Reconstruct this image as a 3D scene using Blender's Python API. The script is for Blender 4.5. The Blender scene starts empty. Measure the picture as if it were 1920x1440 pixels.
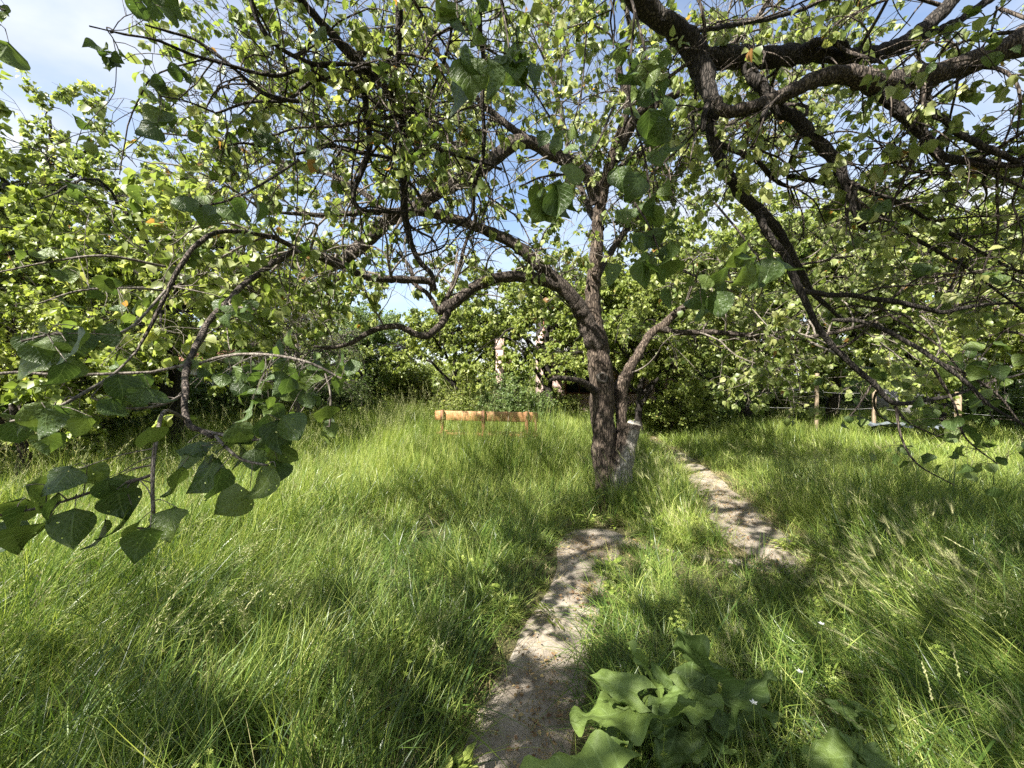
import bpy, math, random
import numpy as np
from mathutils import Vector, Matrix, noise as mnoise

random.seed(7)
rng = np.random.default_rng(11)
scene = bpy.context.scene
col = scene.collection
R = math.radians

# ------------------------------------------------------------------ camera, sky, sun
F = 740.0                      # focal length in photo pixels (1920 wide)
EYE = 1.55
PITCH = math.atan(15 / F)
cam_data = bpy.data.cameras.new('camera')
cam = bpy.data.objects.new('camera', cam_data)
col.objects.link(cam)
cam.location = (0, 0, EYE)
cam.rotation_euler = (math.pi / 2 - PITCH, 0, 0)
cam_data.sensor_width = 36
cam_data.lens = 36 * F / 1920
cam_data.clip_start = 0.05
cam_data.clip_end = 2000
scene.camera = cam

SUN_AZ = R(-134)               # where the sun stands: angle from +Y towards +X (behind the camera, to the left)
SUN_EL = R(47)
sun_vec = np.array([math.sin(SUN_AZ) * math.cos(SUN_EL), math.cos(SUN_AZ) * math.cos(SUN_EL), math.sin(SUN_EL)])
sd = bpy.data.lights.new('sun', 'SUN')
sd.energy = 5.0
sd.angle = R(0.6)
sd.color = (1.0, 0.95, 0.86)
sun = bpy.data.objects.new('sun', sd)
col.objects.link(sun)
sun.rotation_euler = Vector(-sun_vec).to_track_quat('-Z', 'Y').to_euler()
sun.location = (0, 0, 30)

world = bpy.data.worlds.new('World')
scene.world = world
world.use_nodes = True
wt = world.node_tree
wt.nodes.clear()
def wn(t, **k):
    n = wt.nodes.new(t)
    for a, b in k.items():
        setattr(n, a, b)
    return n
sky = wn('ShaderNodeTexSky', sky_type='NISHITA', sun_disc=False)
sky.sun_elevation = SUN_EL
sky.sun_rotation = SUN_AZ
sky.air_density = 1.0
sky.dust_density = 1.2
sky.ozone_density = 1.4
wc = wn('ShaderNodeTexCoord')
sep = wn('ShaderNodeSeparateXYZ')
wt.links.new(wc.outputs['Generated'], sep.inputs[0])
zz = wn('ShaderNodeMath', operation='MAXIMUM'); zz.inputs[1].default_value = 0.0
wt.links.new(sep.outputs['Z'], zz.inputs[0])
za = wn('ShaderNodeMath', operation='ADD'); za.inputs[1].default_value = 0.22
wt.links.new(zz.outputs[0], za.inputs[0])
dx = wn('ShaderNodeMath', operation='DIVIDE'); dy = wn('ShaderNodeMath', operation='DIVIDE')
wt.links.new(sep.outputs['X'], dx.inputs[0]); wt.links.new(za.outputs[0], dx.inputs[1])
wt.links.new(sep.outputs['Y'], dy.inputs[0]); wt.links.new(za.outputs[0], dy.inputs[1])
cmb = wn('ShaderNodeCombineXYZ')
wt.links.new(dx.outputs[0], cmb.inputs[0]); wt.links.new(dy.outputs[0], cmb.inputs[1])
cmap = wn('ShaderNodeMapping'); cmap.inputs['Location'].default_value = (1.45, 0.35, 0.0)
wt.links.new(cmb.outputs[0], cmap.inputs['Vector'])
cn = wn('ShaderNodeTexNoise'); cn.inputs['Scale'].default_value = 0.85; cn.inputs['Detail'].default_value = 9
cn.inputs['Roughness'].default_value = 0.56; cn.inputs['Distortion'].default_value = 0.3
wt.links.new(cmap.outputs[0], cn.inputs['Vector'])
cr = wn('ShaderNodeValToRGB')
cr.color_ramp.elements[0].position = 0.40; cr.color_ramp.elements[0].color = (.08, .08, .08, 1)
cr.color_ramp.elements[1].position = 0.66; cr.color_ramp.elements[1].color = (1, 1, 1, 1)
wt.links.new(cn.outputs['Fac'], cr.inputs[0])
cn2 = wn('ShaderNodeTexNoise'); cn2.inputs['Scale'].default_value = 2.1; cn2.inputs['Detail'].default_value = 6
wt.links.new(cmap.outputs[0], cn2.inputs['Vector'])
cr2 = wn('ShaderNodeValToRGB')
cr2.color_ramp.elements[0].position = 0.3; cr2.color_ramp.elements[0].color = (2.7, 2.85, 3.05, 1)
cr2.color_ramp.elements[1].position = 0.7; cr2.color_ramp.elements[1].color = (4.3, 4.3, 4.3, 1)
wt.links.new(cn2.outputs['Fac'], cr2.inputs[0])
cm = wn('ShaderNodeMixRGB')
wt.links.new(cr.outputs[0], cm.inputs[0]); wt.links.new(sky.outputs[0], cm.inputs[1]); wt.links.new(cr2.outputs[0], cm.inputs[2])
bg = wn('ShaderNodeBackground'); bg.inputs['Strength'].default_value = 0.072
wt.links.new(cm.outputs[0], bg.inputs[0])
wo = wn('ShaderNodeOutputWorld')
wt.links.new(bg.outputs[0], wo.inputs[0])

vs = scene.view_settings
vs.view_transform = 'Standard'
vs.look = 'None'
vs.gamma = 1
vs.use_curve_mapping = False
vs.exposure = 2.05
scene.render.engine = 'CYCLES'
scene.cycles.use_denoising = False
scene.cycles.max_bounces = 7
scene.cycles.diffuse_bounces = 4
scene.cycles.glossy_bounces = 2
scene.cycles.transmission_bounces = 4
scene.cycles.transparent_max_bounces = 8
scene.cycles.caustics_reflective = False
scene.cycles.caustics_refractive = False
scene.cycles.sample_clamp_indirect = 6

# ------------------------------------------------------------------ projecting helpers
FWD = np.array([0, math.cos(PITCH), -math.sin(PITCH)])
UP = np.array([0, math.sin(PITCH), math.cos(PITCH)])
RT = np.array([1.0, 0, 0])
CAMP = np.array([0, 0, EYE])
def P(px, py, d):
    return CAMP + d * (FWD + (px - 960) / F * RT - (py - 720) / F * UP)
def G(px, py, h=0.0):
    v = FWD + (px - 960) / F * RT - (py - 720) / F * UP
    t = (h - EYE) / v[2]
    return CAMP + t * v
def unit(v):
    v = np.asarray(v, float)
    return v / np.maximum(np.linalg.norm(v, axis=-1, keepdims=True), 1e-9)

# ------------------------------------------------------------------ materials
def newmat(name):
    m = bpy.data.materials.new(name)
    m.use_nodes = True
    m.node_tree.nodes.clear()
    return m, m.node_tree
def nd(t, kind, ins=None, **k):
    n = t.nodes.new(kind)
    for a, b in k.items():
        setattr(n, a, b)
    for a, b in (ins or {}).items():
        n.inputs[a].default_value = b
    return n
def ramp(t, stops):
    r = t.nodes.new('ShaderNodeValToRGB')
    e = r.color_ramp.elements
    while len(e) < len(stops):
        e.new(0.5)
    for el, (p, c) in zip(e, stops):
        el.position = p
        el.color = (*c, 1)
    return r

def leaf_mat(name, stops, trans_gain=(1.6, 1.65, 0.95), trans=0.42, rough=0.45, veins=False, holes=False, spec=0.4):
    m, t = newmat(name)
    L = t.links
    at = nd(t, 'ShaderNodeAttribute', attribute_name='tint')
    if veins:                     # leaf objects of their own: vary per object
        oi = nd(t, 'ShaderNodeObjectInfo')
        src = oi.outputs['Random']
    else:
        src = at.outputs['Fac']
    tc = nd(t, 'ShaderNodeTexCoord')
    nz = nd(t, 'ShaderNodeTexNoise', {'Scale': 9.0 if not veins else (3.5 if holes else 12.0), 'Detail': 4.0})
    L.new(tc.outputs['Object'], nz.inputs['Vector'])
    mx = nd(t, 'ShaderNodeMath', operation='MULTIPLY_ADD')
    mx.inputs[1].default_value = 0.35 if not veins else 0.7
    L.new(nz.outputs['Fac'], mx.inputs[0])
    mm = nd(t, 'ShaderNodeMath', operation='SUBTRACT'); mm.inputs[1].default_value = 0.17
    L.new(src, mm.inputs[0]); L.new(mm.outputs[0], mx.inputs[2])
    r = ramp(t, stops)
    fac = mx.outputs[0]
    if not veins:                 # patches of different species and vigour across the garden
        ge = nd(t, 'ShaderNodeNewGeometry')
        np_ = nd(t, 'ShaderNodeTexNoise', {'Scale': 1.3, 'Detail': 3.0}); L.new(ge.outputs['Position'], np_.inputs['Vector'])
        ma = nd(t, 'ShaderNodeMath', operation='MULTIPLY_ADD'); ma.inputs[1].default_value = 0.9; ma.inputs[2].default_value = -0.45
        L.new(np_.outputs['Fac'], ma.inputs[0])
        mb_ = nd(t, 'ShaderNodeMath', operation='ADD'); L.new(ma.outputs[0], mb_.inputs[0]); L.new(fac, mb_.inputs[1]); 
        mc_ = nd(t, 'ShaderNodeMath', operation='MINIMUM'); mc_.inputs[1].default_value = 0.87; L.new(mb_.outputs[0], mc_.inputs[0])
        md_ = nd(t, 'ShaderNodeMath', operation='MAXIMUM')
        g1 = nd(t, 'ShaderNodeMath', operation='GREATER_THAN'); g1.inputs[1].default_value = 0.985; L.new(src, g1.inputs[0])
        L.new(mc_.outputs[0], md_.inputs[0]); L.new(g1.outputs[0], md_.inputs[1])
        fac = md_.outputs[0]
    L.new(fac, r.inputs[0])
    colr = r.outputs[0]
    pr = nd(t, 'ShaderNodeBsdfPrincipled', {'Roughness': rough, 'Specular IOR Level': spec})
    if veins:
        uv = nd(t, 'ShaderNodeUVMap')
        sp = nd(t, 'ShaderNodeSeparateXYZ'); L.new(uv.outputs[0], sp.inputs[0])
        # u in 0..1 across, v along: side veins run out and forward from the midrib
        au = nd(t, 'ShaderNodeMath', operation='SUBTRACT'); au.inputs[1].default_value = 0.5; L.new(sp.outputs[0], au.inputs[0])
        ab = nd(t, 'ShaderNodeMath', operation='ABSOLUTE'); L.new(au.outputs[0], ab.inputs[0])
        sl = nd(t, 'ShaderNodeMath', operation='MULTIPLY_ADD'); sl.inputs[1].default_value = -0.75
        L.new(ab.outputs[0], sl.inputs[0]); L.new(sp.outputs[1], sl.inputs[2])
        ml = nd(t, 'ShaderNodeMath', operation='MULTIPLY'); ml.inputs[1].default_value = 6.5; L.new(sl.outputs[0], ml.inputs[0])
        fr = nd(t, 'ShaderNodeMath', operation='PINGPONG'); fr.inputs[1].default_value = 0.5; L.new(ml.outputs[0], fr.inputs[0])
        mn = nd(t, 'ShaderNodeMath', operation='MINIMUM'); L.new(fr.outputs[0], mn.inputs[0])
        a3 = nd(t, 'ShaderNodeMath', operation='MULTIPLY'); a3.inputs[1].default_value = 3.0; L.new(ab.outputs[0], a3.inputs[0])
        L.new(a3.outputs[0], mn.inputs[1])
        vr = ramp(t, [(0.0, (1, 1, 1)), (0.10, (0, 0, 0))]); L.new(mn.outputs[0], vr.inputs[0])
        mc = nd(t, 'ShaderNodeMixRGB'); mc.blend_type = 'MIX'
        mu = nd(t, 'ShaderNodeMath', operation='MULTIPLY'); mu.inputs[1].default_value = 0.34
        L.new(vr.outputs[0], mu.inputs[0]); L.new(mu.outputs[0], mc.inputs[0]); L.new(colr, mc.inputs[1])
        mc.inputs[2].default_value = (0.22, 0.30, 0.11, 1)
        colr = mc.outputs[0]
        bp = nd(t, 'ShaderNodeBump', {'Strength': 0.35, 'Distance': 0.003 if not holes else 0.012}); bp.invert = True
        n9 = nd(t, 'ShaderNodeTexNoise', {'Scale': 7.0 if holes else 42.0, 'Detail': 3.0}); L.new(tc.outputs['Object'], n9.inputs['Vector'])
        s9 = nd(t, 'ShaderNodeMath', operation='MULTIPLY_ADD'); s9.inputs[1].default_value = -2.2; L.new(n9.outputs['Fac'], s9.inputs[0]); L.new(vr.outputs[0], s9.inputs[2])
        L.new(s9.outputs[0], bp.inputs['Height']); L.new(bp.outputs[0], pr.inputs['Normal'])
    L.new(colr, pr.inputs['Base Color'])
    tr = nd(t, 'ShaderNodeBsdfTranslucent')
    g = nd(t, 'ShaderNodeMixRGB'); g.blend_type = 'MULTIPLY'; g.inputs[0].default_value = 1
    g.inputs[2].default_value = (*trans_gain, 1)
    L.new(colr, g.inputs[1]); L.new(g.outputs[0], tr.inputs['Color'])
    mix = nd(t, 'ShaderNodeMixShader'); mix.inputs[0].default_value = trans
    L.new(pr.outputs[0], mix.inputs[1]); L.new(tr.outputs[0], mix.inputs[2])
    out = nd(t, 'ShaderNodeOutputMaterial')
    res = mix.outputs[0]
    if holes:                      # insect holes eaten through the blade
        vo = nd(t, 'ShaderNodeTexVoronoi', {'Scale': 1.0}, feature='F1')
        mp = nd(t, 'ShaderNodeMapping'); mp.inputs['Scale'].default_value = (8, 8, 8)
        ad = nd(t, 'ShaderNodeVectorMath', operation='ADD')
        L.new(tc.outputs['Object'], mp.inputs['Vector']); L.new(mp.outputs[0], ad.inputs[0])
        oi2 = nd(t, 'ShaderNodeObjectInfo'); sc_ = nd(t, 'ShaderNodeVectorMath', operation='SCALE'); sc_.inputs['Scale'].default_value = 3.0
        L.new(oi2.outputs['Location'], sc_.inputs[0]); L.new(sc_.outputs[0], ad.inputs[1]); L.new(ad.outputs[0], vo.inputs['Vector'])
        lt = nd(t, 'ShaderNodeMath', operation='LESS_THAN'); lt.inputs[1].default_value = 0.2
        L.new(vo.outputs['Distance'], lt.inputs[0])
        sepc = nd(t, 'ShaderNodeSeparateColor'); L.new(vo.outputs['Color'], sepc.inputs[0])
        gt = nd(t, 'ShaderNodeMath', operation='GREATER_THAN'); gt.inputs[1].default_value = 0.86
        L.new(sepc.outputs[0], gt.inputs[0])
        mu2 = nd(t, 'ShaderNodeMath', operation='MULTIPLY'); L.new(lt.outputs[0], mu2.inputs[0]); L.new(gt.outputs[0], mu2.inputs[1])
        tp = nd(t, 'ShaderNodeBsdfTransparent')
        m2 = nd(t, 'ShaderNodeMixShader'); L.new(mu2.outputs[0], m2.inputs[0]); L.new(res, m2.inputs[1]); L.new(tp.outputs[0], m2.inputs[2])
        res = m2.outputs[0]
    L.new(res, out.inputs[0])
    return m

LEAF_STOPS = [(0.0, (0.06, 0.10, 0.02)), (0.4, (0.145, 0.185, 0.05)), (0.75, (0.25, 0.285, 0.105)), (0.97, (0.34, 0.33, 0.13)), (1.0, (0.28, 0.15, 0.05))]
M_leaf = leaf_mat('tree_leaf', LEAF_STOPS, rough=0.42)
M_leaf_near = leaf_mat('shade_toned_near_leaf', [(0.0, (0.035, 0.06, 0.016)), (0.6, (0.055, 0.092, 0.023)), (1.0, (0.10, 0.14, 0.032))], trans=0.36, rough=0.4, veins=True, holes=True)  # darker than the crown leaf: deep shade on the sprays put into the colour
M_leaf_blue = leaf_mat('cool_leaf', [(0.0, (0.06, 0.10, 0.03)), (0.5, (0.11, 0.165, 0.05)), (1.0, (0.18, 0.23, 0.08))])
M_leaf_gold = leaf_mat('yellow_green_leaf', [(0.0, (0.085, 0.12, 0.025)), (0.45, (0.175, 0.22, 0.05)), (0.9, (0.28, 0.31, 0.085)), (1.0, (0.32, 0.28, 0.09))])
M_burdock = leaf_mat('burdock_leaf', [(0.0, (0.05, 0.08, 0.02)), (0.5, (0.082, 0.13, 0.03)), (1.0, (0.125, 0.18, 0.04))], trans=0.26, rough=0.62, veins=True)
M_grass = leaf_mat('grass_blade', [(0.0, (0.02, 0.045, 0.01)), (0.5, (0.076, 0.132, 0.024)), (0.85, (0.19, 0.255, 0.05)), (1.0, (0.42, 0.38, 0.17))], trans=0.28, rough=0.38, spec=0.45)  # low tints darkened, putting the grass's deep shade into the blade colour
M_grass2 = leaf_mat('sun_toned_grass_blade', [(0.0, (0.07, 0.11, 0.018)), (0.5, (0.21, 0.28, 0.05)), (0.85, (0.36, 0.40, 0.11)), (1.0, (0.48, 0.44, 0.22))], trans=0.36, rough=0.45, spec=0.35)  # raised and yellowed: full sun on the meadow painted into the colour
M_straw = leaf_mat('dry_straw', [(0.0, (0.22, 0.17, 0.08)), (0.5, (0.36, 0.29, 0.14)), (1.0, (0.46, 0.40, 0.22))], trans=0.3, rough=0.6, trans_gain=(1.1, 1.05, 0.8))
M_seed = leaf_mat('seed_head', [(0.0, (0.22, 0.25, 0.10)), (0.5, (0.36, 0.37, 0.18)), (1.0, (0.48, 0.44, 0.26))], trans=0.35, rough=0.6, trans_gain=(1.15, 1.1, 0.8))
M_litter = leaf_mat('dead_leaf', [(0.0, (0.10, 0.055, 0.025)), (0.5, (0.20, 0.12, 0.06)), (1.0, (0.34, 0.27, 0.12))], trans=0.12, rough=0.7)
M_white_petal = leaf_mat('white_petal', [(0.0, (0.7, 0.7, 0.68)), (1.0, (0.8, 0.8, 0.78))], trans=0.3, trans_gain=(1, 1, 1))

def bark_mat(name, c0, c1, c2, scale=1.0, wash=None, bump=1.0):
    m, t = newmat(name); L = t.links
    tc = nd(t, 'ShaderNodeTexCoord')
    mp = nd(t, 'ShaderNodeMapping'); mp.inputs['Scale'].default_value = (scale, scale, scale * 0.22)
    L.new(tc.outputs['Object'], mp.inputs['Vector'])
    vo = nd(t, 'ShaderNodeTexVoronoi', {'Scale': 38.0, 'Randomness': 1.0}, feature='DISTANCE_TO_EDGE')
    nz = nd(t, 'ShaderNodeTexNoise', {'Scale': 6.0, 'Detail': 8.0, 'Roughness': 0.65})
    n0 = nd(t, 'ShaderNodeTexNoise', {'Scale': 14.0, 'Detail': 4.0})
    L.new(mp.outputs[0], n0.inputs['Vector'])
    ad = nd(t, 'ShaderNodeVectorMath', operation='MULTIPLY_ADD')
    ad.inputs[1].default_value = (0.08, 0.08, 0.08)
    L.new(n0.outputs['Color'], ad.inputs[0]); L.new(mp.outputs[0], ad.inputs[2])
    L.new(ad.outputs[0], vo.inputs['Vector'])
    L.new(tc.outputs['Object'], nz.inputs['Vector'])
    vr = ramp(t, [(0.0, (0, 0, 0)), (0.22, (1, 1, 1))]); L.new(vo.outputs['Distance'], vr.inputs[0])
    r = ramp(t, [(0.3, c1), (0.7, c2)]); L.new(nz.outputs['Fac'], r.inputs[0])
    mx = nd(t, 'ShaderNodeMixRGB'); L.new(vr.outputs[0], mx.inputs[0]); mx.inputs[1].default_value = (*c0, 1); L.new(r.outputs[0], mx.inputs[2])
    colr = mx.outputs[0]
    if wash:                       # remains of lime wash near the ground, worn through on the ridges
        sp = nd(t, 'ShaderNodeSeparateXYZ'); L.new(tc.outputs['Object'], sp.inputs[0])
        n3 = nd(t, 'ShaderNodeTexNoise', {'Scale': 9.0, 'Detail': 6.0, 'Roughness': 0.7}); L.new(tc.outputs['Object'], n3.inputs['Vector'])
        a = nd(t, 'ShaderNodeMath', operation='MULTIPLY_ADD'); a.inputs[1].default_value = 0.55
        L.new(n3.outputs['Fac'], a.inputs[0]); L.new(sp.outputs[2], a.inputs[2])
        # wash also wraps further up on the right stem
        b = nd(t, 'ShaderNodeMath', operation='MULTIPLY_ADD'); b.inputs[1].default_value = -3.0
        cl_ = nd(t, 'ShaderNodeMath', operation='MINIMUM'); cl_.inputs[1].default_value = 0.14; L.new(sp.outputs[0], cl_.inputs[0])
        L.new(cl_.outputs[0], b.inputs[0]); L.new(a.outputs[0], b.inputs[2])
        wr = ramp(t, [(wash, (1, 1, 1)), (wash + 0.14, (0, 0, 0))]); L.new(b.outputs[0], wr.inputs[0])
        wm = nd(t, 'ShaderNodeMixRGB'); L.new(colr, wm.inputs[1]); wm.inputs[2].default_value = (0.38, 0.355, 0.31, 1)
        wf = nd(t, 'ShaderNodeMath', operation='MULTIPLY'); L.new(wr.outputs[0], wf.inputs[0])
        vm = nd(t, 'ShaderNodeMath', operation='MULTIPLY_ADD'); vm.inputs[1].default_value = 0.5; vm.inputs[2].default_value = 0.3
        L.new(vr.outputs[0], vm.inputs[0]); L.new(vm.outputs[0], wf.inputs[1])
        L.new(wf.outputs[0], wm.inputs[0])
        colr = wm.outputs[0]
    bp = nd(t, 'ShaderNodeBump', {'Strength': 0.9 * bump, 'Distance': 0.012})
    hh = nd(t, 'ShaderNodeMath', operation='MULTIPLY_ADD'); hh.inputs[1].default_value = 0.7
    L.new(nz.outputs['Fac'], hh.inputs[0]); L.new(vr.outputs[0], hh.inputs[2]); L.new(hh.outputs[0], bp.inputs['Height'])
    pr = nd(t, 'ShaderNodeBsdfPrincipled', {'Roughness': 0.9, 'Specular IOR Level': 0.25})
    L.new(colr, pr.inputs['Base Color']); L.new(bp.outputs[0], pr.inputs['Normal'])
    out = nd(t, 'ShaderNodeOutputMaterial'); L.new(pr.outputs[0], out.inputs[0])
    return m
M_trunk = bark_mat('furrowed_bark', (0.02, 0.014, 0.011), (0.075, 0.055, 0.041), (0.15, 0.118, 0.09), 1.0, wash=0.70)
M_bark = bark_mat('limb_bark', (0.016, 0.012, 0.010), (0.06, 0.047, 0.037), (0.14, 0.115, 0.095), 1.4)
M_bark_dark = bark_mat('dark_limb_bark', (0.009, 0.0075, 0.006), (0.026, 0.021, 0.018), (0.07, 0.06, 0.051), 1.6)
M_twig = bark_mat('twig_bark', (0.06, 0.05, 0.04), (0.13, 0.11, 0.09), (0.26, 0.23, 0.20), 2.0, bump=0.3)

def simple_mat(name, ca, cb, nscale=8, rough=0.8, bump=0.3, bd=0.004, stretch=(1, 1, 1), detail=6, extra=None):
    m, t = newmat(name); L = t.links
    tc = nd(t, 'ShaderNodeTexCoord'); mp = nd(t, 'ShaderNodeMapping'); mp.inputs['Scale'].default_value = stretch
    L.new(tc.outputs['Object'], mp.inputs['Vector'])
    nz = nd(t, 'ShaderNodeTexNoise', {'Scale': float(nscale), 'Detail': float(detail), 'Roughness': 0.65}); L.new(mp.outputs[0], nz.inputs['Vector'])
    stops = [(0.3, ca), (0.7, cb)] if not extra else [(0.28, ca), (0.5, cb), (0.72, extra)]
    r = ramp(t, stops); L.new(nz.outputs['Fac'], r.inputs[0])
    bp = nd(t, 'ShaderNodeBump', {'Strength': bump, 'Distance': bd}); L.new(nz.outputs['Fac'], bp.inputs['Height'])
    pr = nd(t, 'ShaderNodeBsdfPrincipled', {'Roughness': rough, 'Specular IOR Level': 0.3})
    L.new(r.outputs[0], pr.inputs['Base Color']); L.new(bp.outputs[0], pr.inputs['Normal'])
    out = nd(t, 'ShaderNodeOutputMaterial'); L.new(pr.outputs[0], out.inputs[0])
    return m
M_bench = simple_mat('varnished_weathered_wood', (0.10, 0.05, 0.025), (0.33, 0.17, 0.07), 6, 0.6, 0.5, 0.004, (1.6, 7, 12), extra=(0.42, 0.30, 0.17))
M_bench_dark = simple_mat('brown_painted_wood', (0.12, 0.05, 0.025), (0.22, 0.10, 0.045), 9, 0.6, 0.3, 0.003, (4, 4, 1))
M_stake = simple_mat('raw_wood_stake', (0.20, 0.145, 0.095), (0.34, 0.27, 0.19), 7, 0.8, 0.3, 0.003, (8, 8, 1))
M_pink = simple_mat('pink_render', (0.42, 0.29, 0.25), (0.56, 0.42, 0.37), 4, 0.9, 0.3, 0.01)
M_white = simple_mat('old_white_paint', (0.55, 0.54, 0.52), (0.72, 0.71, 0.69), 5, 0.8, 0.2)
M_brown = simple_mat('red_brown_timber', (0.10, 0.04, 0.025), (0.18, 0.08, 0.045), 9, 0.7, 0.2, 0.003, (6, 6, 1))
M_roof = simple_mat('rusty_roof', (0.14, 0.06, 0.035), (0.26, 0.13, 0.08), 3, 0.8, 0.3)
M_concrete = simple_mat('grey_concrete', (0.16, 0.155, 0.145), (0.29, 0.28, 0.26), 5, 0.9, 0.5, 0.01)
M_glass, _t = newmat('dark_window_glass')
_p = nd(_t, 'ShaderNodeBsdfPrincipled', {'Base Color': (0.02, 0.025, 0.03, 1), 'Roughness': 0.08}); _o = nd(_t, 'ShaderNodeOutputMaterial'); _t.links.new(_p.outputs[0], _o.inputs[0])
M_wire = simple_mat('galvanised_wire', (0.25, 0.25, 0.25), (0.4, 0.4, 0.4), 20, 0.5)
M_cut = simple_mat('cut_wood_face', (0.42, 0.37, 0.30), (0.60, 0.55, 0.47), 14, 0.8, 0.4)
M_hollow = simple_mat('grey_dead_wood', (0.05, 0.043, 0.037), (0.17, 0.15, 0.13), 16, 0.9, 0.5)
M_sheet = simple_mat('grey_blue_sheeting', (0.07, 0.085, 0.10), (0.14, 0.16, 0.18), 8, 0.6, 0.5, 0.01)

def soil_mat(name, stops, bumpd=0.02):
    m, t = newmat(name); L = t.links
    tc = nd(t, 'ShaderNodeTexCoord')
    n1 = nd(t, 'ShaderNodeTexNoise', {'Scale': 2.2, 'Detail': 10.0, 'Roughness': 0.7}); L.new(tc.outputs['Object'], n1.inputs['Vector'])
    n2 = nd(t, 'ShaderNodeTexNoise', {'Scale': 60.0, 'Detail': 8.0, 'Roughness': 0.75}); L.new(tc.outputs['Object'], n2.inputs['Vector'])
    vo = nd(t, 'ShaderNodeTexVoronoi', {'Scale': 90.0}); L.new(tc.outputs['Object'], vo.inputs['Vector'])
    mx = nd(t, 'ShaderNodeMath', operation='MULTIPLY_ADD'); mx.inputs[1].default_value = 0.3
    L.new(n2.outputs['Fac'], mx.inputs[0])
    m0 = nd(t, 'ShaderNodeMath', operation='MULTIPLY'); m0.inputs[1].default_value = 0.75; L.new(n1.outputs['Fac'], m0.inputs[0]); L.new(m0.outputs[0], mx.inputs[2])
    r = ramp(t, stops); L.new(mx.outputs[0], r.inputs[0])
    h = nd(t, 'ShaderNodeMath', operation='MULTIPLY_ADD'); h.inputs[1].default_value = -0.3; L.new(vo.outputs['Distance'], h.inputs[0]); L.new(n2.outputs['Fac'], h.inputs[2])
    bp = nd(t, 'ShaderNodeBump', {'Strength': 0.6, 'Distance': bumpd}); L.new(h.outputs[0], bp.inputs['Height'])
    pr = nd(t, 'ShaderNodeBsdfPrincipled', {'Roughness': 0.95, 'Specular IOR Level': 0.15})
    L.new(r.outputs[0], pr.inputs['Base Color']); L.new(bp.outputs[0], pr.inputs['Normal'])
    out = nd(t, 'ShaderNodeOutputMaterial'); L.new(pr.outputs[0], out.inputs[0])
    return m
M_path = soil_mat('packed_path_soil', [(0.38, (0.13, 0.105, 0.08)), (0.52, (0.22, 0.19, 0.155)), (0.66, (0.32, 0.285, 0.24))], 0.008)
M_soil = soil_mat('ground_soil', [(0.38, (0.035, 0.04, 0.018)), (0.55, (0.08, 0.075, 0.035)), (0.7, (0.16, 0.14, 0.07))])

# ------------------------------------------------------------------ mesh helpers
def mk_mesh(name, verts, tris, mat=None, tint=None, smooth=True, uv=None):
    verts = np.ascontiguousarray(verts, dtype=np.float32).reshape(-1, 3)
    tris = np.ascontiguousarray(tris, dtype=np.int32).reshape(-1, 3)
    me = bpy.data.meshes.new(name)
    me.vertices.add(len(verts)); me.vertices.foreach_set('co', verts.ravel())
    me.loops.add(tris.size); me.loops.foreach_set('vertex_index', tris.ravel())
    me.polygons.add(len(tris))
    me.polygons.foreach_set('loop_start', np.arange(0, tris.size, 3, dtype=np.int32))
    me.polygons.foreach_set('loop_total', np.full(len(tris), 3, dtype=np.int32))
    if smooth:
        me.polygons.foreach_set('use_smooth', np.ones(len(tris), dtype=bool))
    if uv is not None:
        l = me.uv_layers.new(name='UVMap')
        l.data.foreach_set('uv', np.asarray(uv, dtype=np.float32)[tris.ravel()].ravel())
    me.update(calc_edges=True)
    if tint is not None:
        a = me.attributes.new('tint', 'FLOAT', 'POINT')
        a.data.foreach_set('value', np.asarray(tint, dtype=np.float32))
    if mat:
        me.materials.append(mat)
    return me
def link(name, me, parent=None, loc=None):
    o = bpy.data.objects.new(name, me)
    col.objects.link(o)
    if parent is not None:
        o.parent = parent
    if loc is not None:
        o.location = tuple(float(v) for v in loc)
    return o
def tag(o, label=None, cat=None, group=None, kind=None):
    if label: o['label'] = label
    if cat: o['category'] = cat
    if group: o['group'] = group
    if kind: o['kind'] = kind
    return o
def empty(name, loc=(0, 0, 0), rz=0.0):
    o = bpy.data.objects.new(name, None)
    col.objects.link(o)
    o.location = tuple(float(v) for v in loc); o.rotation_euler = (0, 0, rz)
    o.empty_display_size = 0.2
    return o

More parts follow.
